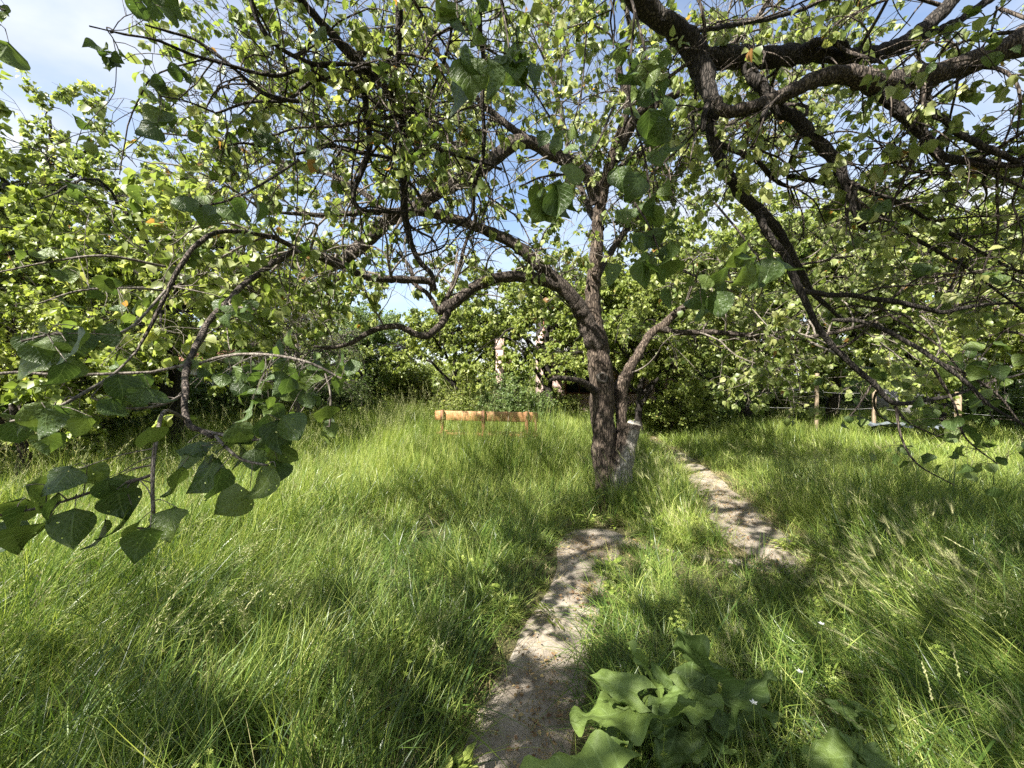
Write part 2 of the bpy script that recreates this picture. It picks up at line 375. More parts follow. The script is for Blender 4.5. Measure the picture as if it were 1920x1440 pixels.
class MB:
    def __init__(s):
        s.v = []; s.t = []; s.n = 0; s.c = []
    def add(s, v, t, c=None):
        v = np.asarray(v, float).reshape(-1, 3)
        s.v.append(v); s.t.append(np.asarray(t, int).reshape(-1, 3) + s.n); s.n += len(v)
        s.c.append(np.full(len(v), 0.5) if c is None else np.broadcast_to(np.asarray(c, float), (len(v),)))
    def box(s, lo, hi, rz=0.0, bevel=0.0, piv=None):
        lo = np.array(lo, float); hi = np.array(hi, float)
        b = min(bevel, 0.45 * float(np.min(hi - lo)))
        if b <= 0:
            v = np.array([[x, y, z] for x in (lo[0], hi[0]) for y in (lo[1], hi[1]) for z in (lo[2], hi[2])])
            f = [(0, 1, 3, 2), (4, 6, 7, 5), (0, 4, 5, 1), (2, 3, 7, 6), (0, 2, 6, 4), (1, 5, 7, 3)]
            t = [q for a, b_, c, d in f for q in ((a, b_, c), (a, c, d))]
        else:
            bm_v = []
            # chamfered box: 24 verts
            idx = {}
            for ax in range(3):
                for sx in (0, 1):
                    for sy in (0, 1):
                        for sz in (0, 1):
                            sgn = (sx, sy, sz)
                            c = [hi[i] if sgn[i] else lo[i] for i in range(3)]
                            for i in range(3):
                                if i != ax:
                                    c[i] += -b if sgn[i] else b
                            idx[(ax, sgn)] = len(bm_v); bm_v.append(c)
            t = []
            def quad(a, b_, c, d):
                t.append((a, b_, c)); t.append((a, c, d))
            for ax in range(3):
                o1, o2 = [i for i in range(3) if i != ax]
                for s_ in (0, 1):
                    def k(p, q):
                        g = [0, 0, 0]; g[ax] = s_; g[o1] = p; g[o2] = q
                        return idx[(ax, tuple(g))]
                    quad(k(0, 0), k(1, 0), k(1, 1), k(0, 1))
            for ax in range(3):
                o1, o2 = [i for i in range(3) if i != ax]
                for p in (0, 1):
                    for q in (0, 1):
                        g0 = [0, 0, 0]; g1 = [0, 0, 0]
                        g0[o1] = g1[o1] = p; g0[o2] = g1[o2] = q; g1[ax] = 1
                        g0, g1 = tuple(g0), tuple(g1)
                        quad(idx[(o1, g0)], idx[(o1, g1)], idx[(o2, g1)], idx[(o2, g0)])
            for sx in (0, 1):
                for sy in (0, 1):
                    for sz in (0, 1):
                        g = (sx, sy, sz)
                        t.append((idx[(0, g)], idx[(1, g)], idx[(2, g)]))
            v = np.array(bm_v)
        if rz:
            pv = np.array(piv if piv is not None else (lo + hi) / 2, float)
            cs, sn = math.cos(rz), math.sin(rz)
            w = v - pv
            v = np.stack([w[:, 0] * cs - w[:, 1] * sn, w[:, 0] * sn + w[:, 1] * cs, w[:, 2]], 1) + pv
        s.add(v, t)
        return s
    def build(s, name, mat, parent=None, smooth=False, loc=None):
        me = mk_mesh(name, np.concatenate(s.v), np.concatenate(s.t), mat, np.concatenate(s.c), smooth)
        if not smooth:
            import bmesh
            b = bmesh.new(); b.from_mesh(me); bmesh.ops.recalc_face_normals(b, faces=b.faces); b.to_mesh(me); b.free()
        return link(name, me, parent, loc)

def batch_tubes(C, Rr, sides, cap=True):
    """C (N,K,3) centre lines, Rr (N,K) radii -> verts, tris"""
    N, K, _ = C.shape
    T = unit(np.gradient(C, axis=1))
    mt = unit(T.mean(axis=1))
    ref = np.where(np.abs(mt[:, 2:3]) < 0.8, np.array([[0, 0, 1.0]]), np.array([[1.0, 0, 0]]))
    ref = np.repeat(ref[:, None, :], K, 1)
    U = unit(np.cross(T, ref)); V = np.cross(T, U)
    a = np.arange(sides) / sides * 2 * math.pi
    ring = U[:, :, None, :] * np.cos(a)[None, None, :, None] + V[:, :, None, :] * np.sin(a)[None, None, :, None]
    vs_ = C[:, :, None, :] + ring * Rr[:, :, None, None]
    vs_ = vs_.reshape(-1, 3)
    base = (np.arange(N) * K * sides)[:, None, None]
    i = np.arange(K - 1)[None, :, None] * sides
    j = np.arange(sides)[None, None, :]; j2 = (j + 1) % sides
    a0 = base + i + j; a1 = base + i + j2; b0 = a0 + sides; b1 = a1 + sides
    tr = np.concatenate([np.stack([a0, a1, b1], -1).reshape(-1, 3), np.stack([a0, b1, b0], -1).reshape(-1, 3)])
    return vs_, tr

def resample(pts, K):
    pts = np.asarray(pts, float)
    d = np.r_[0, np.cumsum(np.linalg.norm(np.diff(pts[:, :3], axis=0), axis=1))]
    # Catmull-Rom through the points first
    Q = np.vstack([2 * pts[0] - pts[1], pts, 2 * pts[-1] - pts[-2]])
    out = []
    for i in range(len(pts) - 1):
        p0, p1, p2, p3 = Q[i], Q[i + 1], Q[i + 2], Q[i + 3]
        for u in np.linspace(0, 1, 12, endpoint=False):
            out.append(0.5 * (2 * p1 + (p2 - p0) * u + (2 * p0 - 5 * p1 + 4 * p2 - p3) * u * u + (3 * p1 - p0 - 3 * p2 + p3) * u ** 3))
    out.append(pts[-1]); out = np.array(out)
    d = np.r_[0, np.cumsum(np.linalg.norm(np.diff(out[:, :3], axis=0), axis=1))]
    s = np.linspace(0, d[-1], K)
    return np.stack([np.interp(s, d, out[:, k]) for k in range(out.shape[1])], 1)

def vnoise(p, sc, seed=0.0):
    return mnoise.noise_vector(Vector((p[0] * sc + seed, p[1] * sc - seed, p[2] * sc + 2 * seed)))

def gnarled_limb(pts, K=60, sides=14, rough=0.16, wig=0.012, seed=0.0, ridges=0):
    """pts: (x,y,z,r) rows. returns verts, tris, centre line (K,3), radii (K)"""
    rs = resample(pts, K)
    C = rs[:, :3].copy(); Rr = np.maximum(rs[:, 3], 0.003)
    for k in range(1, K):
        n = vnoise(C[k], 2.6, seed); m = vnoise(C[k], 7.0, seed + 9)
        C[k] += np.array(n) * wig * 1.6 * min(1, k / 6) + np.array(m) * wig * 0.6 * min(1, k / 6)
    v, t = batch_tubes(C[None], Rr[None], sides)
    v = v.reshape(K, sides, 3)
    for k in range(K):
        for s in range(sides):
            d = v[k, s] - C[k]; r = np.linalg.norm(d)
            n = mnoise.noise(Vector(v[k, s] * (0.55 / max(r, 0.02))) + Vector((seed, 0, 0)))
            n2 = mnoise.noise(Vector(v[k, s] * 40) + Vector((0, seed, 0)))
            f = 1 + rough * n * 1.6 + rough * 0.55 * n2
            if ridges:
                ang = s / sides * 2 * math.pi
                f += 0.045 * (1 - abs(mnoise.noise(Vector((math.cos(ang) * ridges, math.sin(ang) * ridges, k * 0.055 + seed))))) ** 3 - 0.03
            v[k, s] = C[k] + d * f
    v = v.reshape(-1, 3)
    # end cap
    cap = [(( K - 1) * sides + s, (K - 1) * sides + (s + 1) % sides, K * sides) for s in range(sides)]
    v = np.vstack([v, C[-1] + unit(C[-1] - C[-2]) * Rr[-1] * 0.6])
    t = np.vstack([t, cap])
    return v, t, C, Rr

def children(C, Rr, n, K, L, rng, t0=0.15, t1=1.0, tan=0.5, perp=0.9, up=0.25, wander=0.35, grav=0.0, rf=0.55, rmax=0.03, rtip=0.0015, weight=None, bias=None):
    """grow n branches out of the parents (N,Kp,3). L=(lo,hi) lengths. All arrays."""
    N, Kp, _ = C.shape
    ln = np.linalg.norm(np.diff(C, axis=1), axis=2).sum(1)
    w = ln if weight is None else ln * weight
    par = rng.choice(N, size=n, p=w / w.sum())
    t = rng.uniform(t0, t1, n) * (Kp - 1.001)
    i = t.astype(int); f = (t - i)[:, None]
    st = C[par, i] * (1 - f) + C[par, i + 1] * f
    tg = unit(C[par, i + 1] - C[par, i])
    pr_ = Rr[par, i] * (1 - f[:, 0]) + Rr[par, i + 1] * f[:, 0]
    rv = rng.normal(size=(n, 3)); pp = unit(rv - (rv * tg).sum(1, keepdims=True) * tg)
    d = unit(tan * tg + perp * pp + np.array([0, 0, up]) + (0 if bias is None else bias))
    ll = rng.uniform(L[0], L[1], n)
    st_len = (ll / (K - 1))[:, None]
    out = np.empty((n, K, 3)); out[:, 0] = st
    nz = rng.normal(size=(n, 3)) * wander
    for k in range(1, K):
        nz = 0.55 * nz + rng.normal(size=(n, 3)) * wander * 0.6
        d = unit(d + nz * 0.6 + np.array([0, 0, -grav * (k / K)]))
        out[:, k] = out[:, k - 1] + d * st_len
    r0 = np.minimum(pr_ * rf, rmax)
    r0 = np.maximum(r0, rtip * 1.3)
    prof = np.linspace(1, 0, K)[None] ** 0.8
    RR = rtip + (r0[:, None] - rtip) * prof
    return out, RR

# leaf templates: verts (k,3) with base at the origin, +Y along the blade, +Z its upper face
def leaf_grid(cols, rows, wfun, fold=0.25, arch=0.25, wave=0.0, seed=0, tipcurl=0.0, wl=7.0):
    rs = np.random.default_rng(seed)
    us = np.linspace(-1, 1, cols); vs_ = np.linspace(0, 1, rows)
    V = []; UVs = []
    ph = rs.uniform(0, 6.28, 4)
    for v in vs_:
        w = wfun(v)
        for u in us:
            x = u * w
            z = fold * abs(u) * w - arch * v * v - tipcurl * max(0, v - 0.7) ** 2 * 3
            z += wave * abs(u) ** 1.5 * math.sin(v * wl + ph[0] + (1.7 if u > 0 else 0)) + wave * 0.4 * math.sin(v * 11 + u * 4 + ph[1])
            y = v + (0.05 * math.sin(u * 3 + ph[2]))*wave*4
            V.append((x, y, z)); UVs.append(((u + 1) / 2, v))
    T = []
    for r in range(rows - 1):
        for c in range(cols - 1):
            a = r * cols + c; b = a + 1; d = a + cols; e = d + 1
            T += [(a, b, e), (a, e, d)]
    return np.array(V), np.array(T), np.array(UVs)
def w_apricot(v):
    v = min(max(v, 0), 1)
    return 0.47 * (math.sin(math.pi * min(1, v ** 0.72)) ** 0.72 if 0 < v < 1 else 0.015) * (1 if v < 0.8 else 1 - 0.55 * ((v - 0.8) / 0.2))
TL8 = (np.array([(0, 0, 0), (-.40, .28, .10), (0, .30, -.01), (.40, .30, .08), (-.34, .66, .03), (0, .68, -.10), (.32, .64, .06), (0, 1.0, -.26)]),
       np.array([(0, 2, 1), (0, 3, 2), (1, 2, 5), (1, 5, 4), (2, 3, 6), (2, 6, 5), (4, 5, 7), (5, 6, 7)]))
TL4 = (np.array([(0, 0, 0), (-.42, .38, .12), (0, .45, -.03), (.42, .38, .12), (0, 1.0, -.16)]),
       np.array([(0, 2, 1), (0, 3, 2), (1, 2, 4), (2, 3, 4)]))
TLN = (np.array([(0, 0, 0), (-.2, .45, .04), (0, .45, -.02), (.2, .45, .04), (0, 1.0, -.1)]), TL4[1])

def leaf_frames(n, rng, tipdir=None, hang=0.8, sunface=0.3):
    """random hanging leaf frames. returns X,Y,Z (n,3) each"""
    Y = rng.normal(size=(n, 3)) * 0.55 + np.array([0, 0, -hang])
    if tipdir is not None:
        Y += tipdir
    Y = unit(Y)
    Zr = rng.normal(size=(n, 3)) + sunface * sun_vec * 2.0
    Z = unit(Zr - (Zr * Y).sum(1, keepdims=True) * Y)
    X = np.cross(Y, Z)
    return X, Y, Z
def scatter(tpl, pos, X, Y, Z, size, wid=None):
    v, t = tpl[0], tpl[1]
    n, k = len(pos), len(v)
    s = size[:, None, None]
    wx = 1.0 if wid is None else wid[:, None, None]
    V = pos[:, None] + s * (v[None, :, 0:1] * wx * X[:, None] + v[None, :, 1:2] * Y[:, None] + v[None, :, 2:3] * Z[:, None])
    T = (t[None] + (np.arange(n) * k)[:, None, None]).reshape(-1, 3)
    return V.reshape(-1, 3), T
def on_curves(C, n, rng, t0=0.25, t1=1.0):
    N, K, _ = C.shape
    p = rng.integers(0, N, n); t = rng.uniform(t0, t1, n) * (K - 1.001); i = t.astype(int); f = (t - i)[:, None]
    return C[p, i] * (1 - f) + C[p, i + 1] * f, unit(C[p, i + 1] - C[p, i])

def project(p):
    q = p - CAMP
    d = q @ FWD
    return 960 + F * (q @ RT) / np.maximum(d, 1e-3), 720 - F * (q @ UP) / np.maximum(d, 1e-3), d

# ------------------------------------------------------------------ ground and path
PATH = [(-0.03, -1.0, .22), (-0.03, 0.6, .22), (0.02, 1.5, .22), (0.14, 2.0, .215), (0.36, 2.55, .20), (0.54, 3.05, .19), (0.68, 3.5, .27), (0.85, 3.72, .27),
        (1.2, 3.55, .04), (1.75, 3.3, .03), (2.2, 3.25, .2), (2.38, 3.9, .30), (2.6, 4.7, .28), (2.82, 5.6, .24), (3.05, 6.5, .2), (3.3, 8.0, .15), (3.5, 10.0, .12), (3.9, 13.0, .12)]
PTH = resample(PATH, 160)
def path_dist(x, y):
    """signed distance to the path's edge (negative on the path)"""
    x = np.asarray(x, float); y = np.asarray(y, float)
    out = np.full(x.shape, 1e9)
    for px_, py_, w_ in PTH:
        out = np.minimum(out, np.hypot(x - px_, y - py_) - w_)
    return out
def ground_z(x, y):
    x = np.asarray(x, float); y = np.asarray(y, float)
    z = 0.035 * np.sin(x * 0.9 + 1.3) * np.cos(y * 0.7) + 0.02 * np.sin(x * 2.3 + y * 1.9)
    return z * np.clip(path_dist(x, y) / 0.8, 0, 1)
gx = np.unique(np.r_[np.linspace(-400, -20, 12), np.linspace(-20, 20, 161), np.linspace(20, 400, 12)])
gy = np.unique(np.r_[np.linspace(-60, -4, 8), np.linspace(-4, 26, 121), np.linspace(26, 600, 14)])
XX, YY = np.meshgrid(gx, gy)
ZZ = ground_z(XX, YY)
nx = len(gx); ny = len(gy)
ii = np.arange(nx * ny).reshape(ny, nx)
a, b, c, d = ii[:-1, :-1].ravel(), ii[:-1, 1:].ravel(), ii[1:, 1:].ravel(), ii[1:, :-1].ravel()
tag(link('ground', mk_mesh('ground', np.stack([XX, YY, ZZ], -1), np.r_[np.stack([a, b, c], 1), np.stack([a, c, d], 1)], M_soil)), kind='structure')
# the path: a strip with an uneven trodden edge, a few mm above the soil
PS = resample(PATH, 420)
tg = unit(np.gradient(PS[:, :2], axis=0)); nr = np.stack([-tg[:, 1], tg[:, 0]], 1)
cols_ = np.linspace(-1, 1, 13)
pv = []
for k in range(len(PS)):
    for j, u in enumerate(cols_):
        w = PS[k, 2] * (1.12 + 0.25 * mnoise.noise(Vector((k * 0.07, 3.0 if u > 0 else 9.0, 0))))
        x, y = PS[k, :2] + nr[k] * u * w
        z = 0.004 + 0.012 * (1 - abs(u)) + 0.012 * mnoise.noise(Vector((x * 3, y * 3, 0))) * (1 - abs(u) ** 3) + 0.005 * mnoise.noise(Vector((x * 14, y * 14, 2))) * (1 - u * u)
        pv.append((x, y, max(z, 0.004) if abs(u) < 1 else -0.01))
n_ = len(cols_); ii = np.arange(len(PS) * n_).reshape(len(PS), n_)
a, b, c, d = ii[:-1, :-1].ravel(), ii[:-1, 1:].ravel(), ii[1:, 1:].ravel(), ii[1:, :-1].ravel()
tag(link('dirt_path', mk_mesh('dirt_path', pv, np.r_[np.stack([a, b, c], 1), np.stack([a, c, d], 1)], M_path)), kind='structure')

# ------------------------------------------------------------------ houses, walls, fences (behind)
def house_pink():
    d = 15.0
    base = P(1085, 705, d)
    bx, by = base[0], base[1]
    root = empty('pink_house', (bx, by, 0))
    tag(root, 'pink rendered house with red brown balcony railing half hidden behind the central tree', 'house')
    MB().box((-1.3, 0.5, 0), (5.0, 5.5, 4.3), bevel=.02).build('wall', M_pink, root)
    MB().box((-1.5, -0.9, 2.42), (4.8, 0.48, 2.6), bevel=.02).build('balcony_slab', M_white, root)
    r = MB(); r.box((-1.45, -0.88, 3.55), (4.75, -0.82, 3.61)).build('handrail', M_brown, root)
    bm_ = MB().box((-0.015, -0.015, 2.6), (0.015, 0.015, 3.55))
    o = bm_.build('railing_bar', M_brown, root, loc=(-1.4, -0.85, 0))
    for k in range(1, 44):
        q = o.copy(); col.objects.link(q); q.parent = root; q.location = (-1.4 + k * 0.14, -0.85, 0)
    o = MB().box((-0.09, -0.09, 0), (0.09, 0.09, 2.42), bevel=.01).build('post', M_brown, root, loc=(0.75, -0.7, 0))
    for x in (-1.3, 2.8, 4.6):
        q = o.copy(); col.objects.link(q); q.parent = root; q.location = (x, -0.7, 0)
    MB().box((-1.9, -1.3, 4.301), (5.5, 5.9, 4.45), bevel=.02).build('roof', M_roof, root)
    for x, z0, z1, w in ((-0.4, 0.9, 2.0, 1.0), (1.6, 0.9, 2.0, 1.0), (-0.4, 3.0, 4.0, 1.0), (1.6, 3.0, 4.0, 1.0), (3.4, 3.0, 4.0, 1.0)):
        f = MB(); f.box((x - .06, .44, z0 - .06), (x + w + .06, .498, z0)); f.box((x - .06, .44, z1), (x + w + .06, .498, z1 + .06))
        f.box((x - .06, .44, z0 + .001), (x, .498, z1 - .001)); f.box((x + w, .44, z0 + .001), (x + w + .06, .498, z1 - .001)); f.box((x + w / 2 - .02, .445, z0 + .001), (x + w / 2 + .02, .498, z1 - .001))
        w_ = f.build('window', M_brown, root)
        MB().box((x + .001, .47, z0 + .001), (x + w - .001, .494, z1 - .001)).build('pane', M_glass, w_)
house_pink()
def pink_pillar():
    d = 12.0
    c = P(937, 705, d); root = empty('pink_gate_pillar', (c[0], c[1], 0))
    tag(root, 'tall pink concrete pillar with a side arm standing among bushes left of the trunk', 'pillar'); root.scale = (.88, .88, .9)
    MB().box((-.13, -.13, 0), (.13, .13, 2.62), bevel=.015).build('shaft', M_pink, root)
    MB().box((-.16, -.16, 2.621), (.16, .16, 2.98), bevel=.02).build('cap', M_pink, root)
    MB().box((.131, -.1, 2.12), (.55, .1, 2.42), bevel=.015).build('arm', M_pink, root)
    MB().box((.551, -.07, 0), (1.5, .07, 0.55), bevel=.015).build('low_wall', M_pink, root)
pink_pillar()
def shed_left():
    c = P(310, 705, 13.5); root = empty('white_shed', (c[0], c[1], 0), R(14))
    tag(root, 'small white walled shed with rusty lean-to roof deep behind the left bushes', 'shed')
    MB().box((-1.4, 0, 0), (1.7, 2.2, 1.98), bevel=.01).build('wall', M_white, root)
    m = MB(); m.v.append(np.array([(-1.7, -.5, 1.99), (2.0, -.5, 1.99), (2.0, 2.5, 2.9), (-1.7, 2.5, 2.9), (-1.7, -.5, 2.05), (2.0, -.5, 2.05), (2.0, 2.5, 2.96), (-1.7, 2.5, 2.96)]))
    m.t.append(np.array([(0, 1, 2), (0, 2, 3), (4, 6, 5), (4, 7, 6), (0, 5, 1), (0, 4, 5), (1, 6, 2), (1, 5, 6), (2, 7, 3), (2, 6, 7), (3, 4, 0), (3, 7, 4)])); m.n = 8; m.c.append(np.full(8, .5))
    m.build('roof', M_roof, root)
    MB().box((-.9, -.02, .02), (-.15, -.001, 1.8), bevel=.005).build('door', M_brown, root)
    w_ = MB().box((.5, -.03, 1.0), (1.2, -.001, 1.6), bevel=.005).build('window', M_brown, root)
    MB().box((.55, -.036, 1.05), (1.15, -.0305, 1.55)).build('pane', M_glass, w_)
shed_left()
def house_right():
    c = P(1960, 705, 15); root = empty('brown_roofed_house', (c[0], c[1], 0), R(-25))
    tag(root, 'pale house with orange brown tiled eave showing at the right edge above the branches', 'house')
    MB().box((-1.0, 0, 0), (7, 6, 4.1), bevel=.02).build('wall', M_concrete, root)
    m = MB(); m.box((-1.6, -.9, 4.101), (7.6, 6.9, 4.24), bevel=.02); m.build('eave', M_bench_dark, root)
    mm = MB()
    V = np.array([(-1.5, -.8, 4.242), (7.5, -.8, 4.242), (7.5, 6.8, 4.242), (-1.5, 6.8, 4.242), (1.5, 3, 5.6), (4.5, 3, 5.6)])
    mm.add(V, [(0, 1, 5), (0, 5, 4), (1, 2, 5), (2, 3, 4), (2, 4, 5), (3, 0, 4), (0, 2, 1), (0, 3, 2)])
    mm.build('roof', M_roof, root)
    for x in (0.2, 2.4, 4.6):
        w_ = MB().box((x, -.03, 1.2), (x + 1.1, -.001, 2.6), bevel=.01).build('window', M_white, root)
        MB().box((x + .08, -.037, 1.28), (x + 1.02, -.0305, 2.52)).build('pane', M_glass, w_)
house_right()
def wall_back():
    a = P(1360, 705, 17.5); root = empty('concrete_boundary_wall', (a[0], a[1], 0), R(-14))
    tag(root, 'low grey concrete boundary wall beyond the grass on the right', 'wall')
    o = None
    me = None
    for k in range(5):
        if me is None:
            o = MB().box((0, -.06, 0), (2.36, .06, 1.0), bevel=.012).build('panel', M_concrete, root); me = o
        else:
            o = me.copy(); col.objects.link(o); o.parent = root
        o.location = (0.07 + k * 2.5, 0, 0)
    me = None
    for k in range(6):
        if me is None:
            o = MB().box((-.066, -.09, 0), (.066, .09, 1.12), bevel=.012).build('post', M_concrete, root); me = o
        else:
            o = me.copy(); col.objects.link(o); o.parent = root
        o.location = (k * 2.5, 0, 0)
wall_back()
def picket_fence():
    a = P(1868, 705, 12.5); root = empty('white_picket_fence', (a[0], a[1], 0), R(-18))
    tag(root, 'pale metal picket fence on a low wall at the far right edge', 'fence')
    MB().box((-.1, -.1, 0), (4.2, .1, 1.45), bevel=.02).build('low_wall', M_concrete, root)
    MB().box((0, -.02, 1.55), (4.1, .02, 1.6)).build('rail', M_white, root)
    MB().box((0, -.02, 2.05), (4.1, .02, 2.1)).build('rail', M_white, root)
    m = MB(); m.add(*[x for x in (lambda s: (np.concatenate(s.v), np.concatenate(s.t)))(MB().box((-.025, -.045, 1.46), (.025, -.021, 2.2)))])
    m.add([(-.025, -.045, 2.2), (.025, -.045, 2.2), (.025, -.021, 2.2), (-.025, -.021, 2.2), (0, -.033, 2.27)], [(0, 1, 4), (1, 2, 4), (2, 3, 4), (3, 0, 4)])
    o = m.build('picket', M_white, root, loc=(.05, 0, 0))
    for k in range(1, 30):
        q = o.copy(); col.objects.link(q); q.parent = root; q.location = (.05 + k * .14, 0, 0)
picket_fence()
def stake_fence():
    stakes = [(1532, 700, 10.2, 5, 'thin pale stake standing in bright grass, left of the three right stakes'),
              (1640, 705, 9.9, 5, 'pale wooden stake standing in bright grass between two others on the right'),
              (1797, 735, 8.6, 7, 'thicker pale stake standing furthest right behind drooping twigs')]
    tops = []
    for px, pt, d, w, lab in stakes:
        t = P(px, pt, d); r = w / 2 / F * d
        root = MB()
        lean = random.uniform(-.01, .01)
        root.box((-r, -r, -.1), (r, r, t[2]), bevel=.006)
        o = root.build('wooden_stake', M_stake, None, loc=(t[0], t[1], 0)); o.rotation_euler = (lean, -lean, random.uniform(-.3, .3))
        tag(o, lab, 'stake', 'pale wooden stakes in the right meadow')
        tops.append((t[0], t[1], t[2]))
    t = P(270, 705, 10.5)
    o = MB().box((-.055, -.055, 0), (.055, .055, 1.62), bevel=.006).build('wooden_stake', M_stake, None, loc=(t[0], t[1], 0))
    tag(o, 'pale tan stake standing in front of the dark bushes on the left', 'stake')
    # slack wires strung between the stakes
    w = MB()
    for z in (0.75, 1.15):
        pts = []
        seq = [P(1380, 705, 10.8)] + [np.array([a_[0], a_[1], 0]) for a_ in tops] + [P(2050, 705, 7.6)]
        for k in range(len(seq) - 1):
            for u in np.linspace(0, 1, 8, endpoint=False):
                p = seq[k] * (1 - u) + seq[k + 1] * u
                pts.append((p[0], p[1] - .05, z - .16 * u * (1 - u)))
        v, tt = batch_tubes(np.array(pts)[None], np.full((1, len(pts)), .0022), 4); w.add(v, tt)
    tag(w.build('fence_wire', M_wire), 'two slack thin wires strung between the pale stakes on the right', 'wire')
    c = G(1700, 806, 0.12)
    # crumpled sheet lying in the grass
    g = 18; V = []
    for j in range(g):
        for i in range(g):
            x = (i / (g - 1) - .5) * 2.0; y = (j / (g - 1) - .5) * 0.7
            V.append((x + .1 * mnoise.noise(Vector((y * 4, 1, 0))), y, .34 + .10 * mnoise.noise(Vector((x * 3, y * 4, 5))) + .05 * mnoise.noise(Vector((x * 9, y * 9, 5)))))
    ii = np.arange(g * g).reshape(g, g); a, b, c_, d = ii[:-1, :-1].ravel(), ii[:-1, 1:].ravel(), ii[1:, 1:].ravel(), ii[1:, :-1].ravel()
    o = link('crumpled_sheet', mk_mesh('crumpled_sheet', V, np.r_[np.stack([a, b, c_], 1), np.stack([a, c_, d], 1)], M_sheet), None, P(1715, 705, 9.6) * np.array([1, 1, 0]))
    o.rotation_euler = (0, 0, -.2)
    tag(o, 'crumpled grey blue sheet lying in grass between the right stakes', 'sheet')
stake_fence()

# ------------------------------------------------------------------ bench (seen from behind)
def bench():
    l = P(815, 772, 7.75); r = P(1008, 778, 7.35)
    cx, cy = (l[0] + r[0]) / 2, (l[1] + r[1]) / 2
    L_ = np.hypot(r[0] - l[0], r[1] - l[1]); ang = math.atan2(r[1] - l[1], r[0] - l[0])
    root = empty('wooden_bench', (cx, cy, 0), ang)
    tag(root, 'weathered orange brown wooden bench seen from behind, sunk in tall grass', 'bench')
    h = L_ / 2
    zt = 0.87
    MB().box((-h, 0, zt - .185), (h, .045, zt), bevel=.008).build('backrest', M_bench, root)
    MB().box((-h + .1, .004, .40), (h - .1, .04, .45), bevel=.006).build('rail', M_bench, root)
    for x, w in ((-h + .17, .03), (-.02, .03), (h - .2, .03)):
        MB().box((x - w, -.06, .0), (x + w, -.002, zt + .02), bevel=.006).build('leg', M_bench_dark, root)
        MB().box((x - w, .36, .0), (x + w, .42, .40), bevel=.006).build('leg', M_bench, root)
        MB().box((x - w + .004, -.001, .30), (x + w - .004, .359, .36), bevel=.005).build('crossbar', M_bench, root)
    MB().box((h - .05, -.055, .03), (h - .012, -.002, zt - .01), bevel=.006).build('leg', M_bench_dark, root)
    for k in range(3):
        MB().box((-h, .05 + k * .135, .402), (h, .05 + k * .135 + .12, .437), bevel=.006).build('seat_plank', M_bench, root)
bench()

# ------------------------------------------------------------------ trees
def px_limb(rows):
    """(px,py,depth,width_px) -> (x,y,z,r)"""
    return np.array([[*P(a, b, c), w * 0.5 * c / F] for a, b, c, w in rows])

near_leaf_meshes = []
for s_ in range(8):
    rs_ = np.random.default_rng(100 + s_)
    asp = rs_.uniform(1.0, 1.2)
    v, t, uv = leaf_grid(5, 8, lambda v: w_apricot(v) * asp, fold=rs_.uniform(.0, .45), arch=rs_.uniform(.05, .45), wave=rs_.uniform(.04, .10), seed=s_, tipcurl=rs_.uniform(0, .8))
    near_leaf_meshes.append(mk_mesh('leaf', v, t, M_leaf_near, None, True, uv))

def add_leaf_parts(root, pos, X, Y, Z, size):
    rl = np.array(root.location)
    for k in range(len(pos)):
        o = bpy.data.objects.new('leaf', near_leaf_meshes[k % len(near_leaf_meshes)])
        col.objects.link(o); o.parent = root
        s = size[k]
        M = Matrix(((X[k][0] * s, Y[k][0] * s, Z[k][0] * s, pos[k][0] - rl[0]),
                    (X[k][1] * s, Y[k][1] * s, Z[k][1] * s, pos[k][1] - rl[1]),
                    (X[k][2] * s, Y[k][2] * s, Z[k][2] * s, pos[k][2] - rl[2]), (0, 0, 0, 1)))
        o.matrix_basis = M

def leaves_on(twC, n, rng, size=(.045, .08), t0=.3, cluster=3, hang=.8, off=.03):
    m = max(1, n // cluster)
    p, tg_ = on_curves(twC, m, rng, t0, 1.0)
    p = np.repeat(p, cluster, 0); tg_ = np.repeat(tg_, cluster, 0)
    n = len(p)
    X, Y, Z = leaf_frames(n, rng, tipdir=tg_ * .5, hang=hang)
    pet = unit(Y + rng.normal(size=(n, 3)) * .5)
    p0 = p.copy()
    p = p + pet * rng.uniform(.3, 1.0, (n, 1)) * off
    s = rng.uniform(size[0], size[1], n)
    return p0, p, X, Y, Z, s

def finish_tree(root, name_parts, MBs):
    for nm, mb, mat in name_parts:
        pass

# ---- hanging leaf sprays near the camera: (cx,cy,d,n,spread x,spread y,leaf px) and the twig that carries them
def spray(rows, n, d, c, sp, leafpx, rng, hang=.8, petiole=.03):
    """leaves round a pixel centre, thrown into depth as well"""
    q = []
    for _ in range(n):
        dd = d * rng.uniform(.9, 1.12)
        q.append(P(c[0] + rng.normal() * sp[0] * .5, c[1] + rng.normal() * sp[1] * .5, dd))
    return np.array(q)

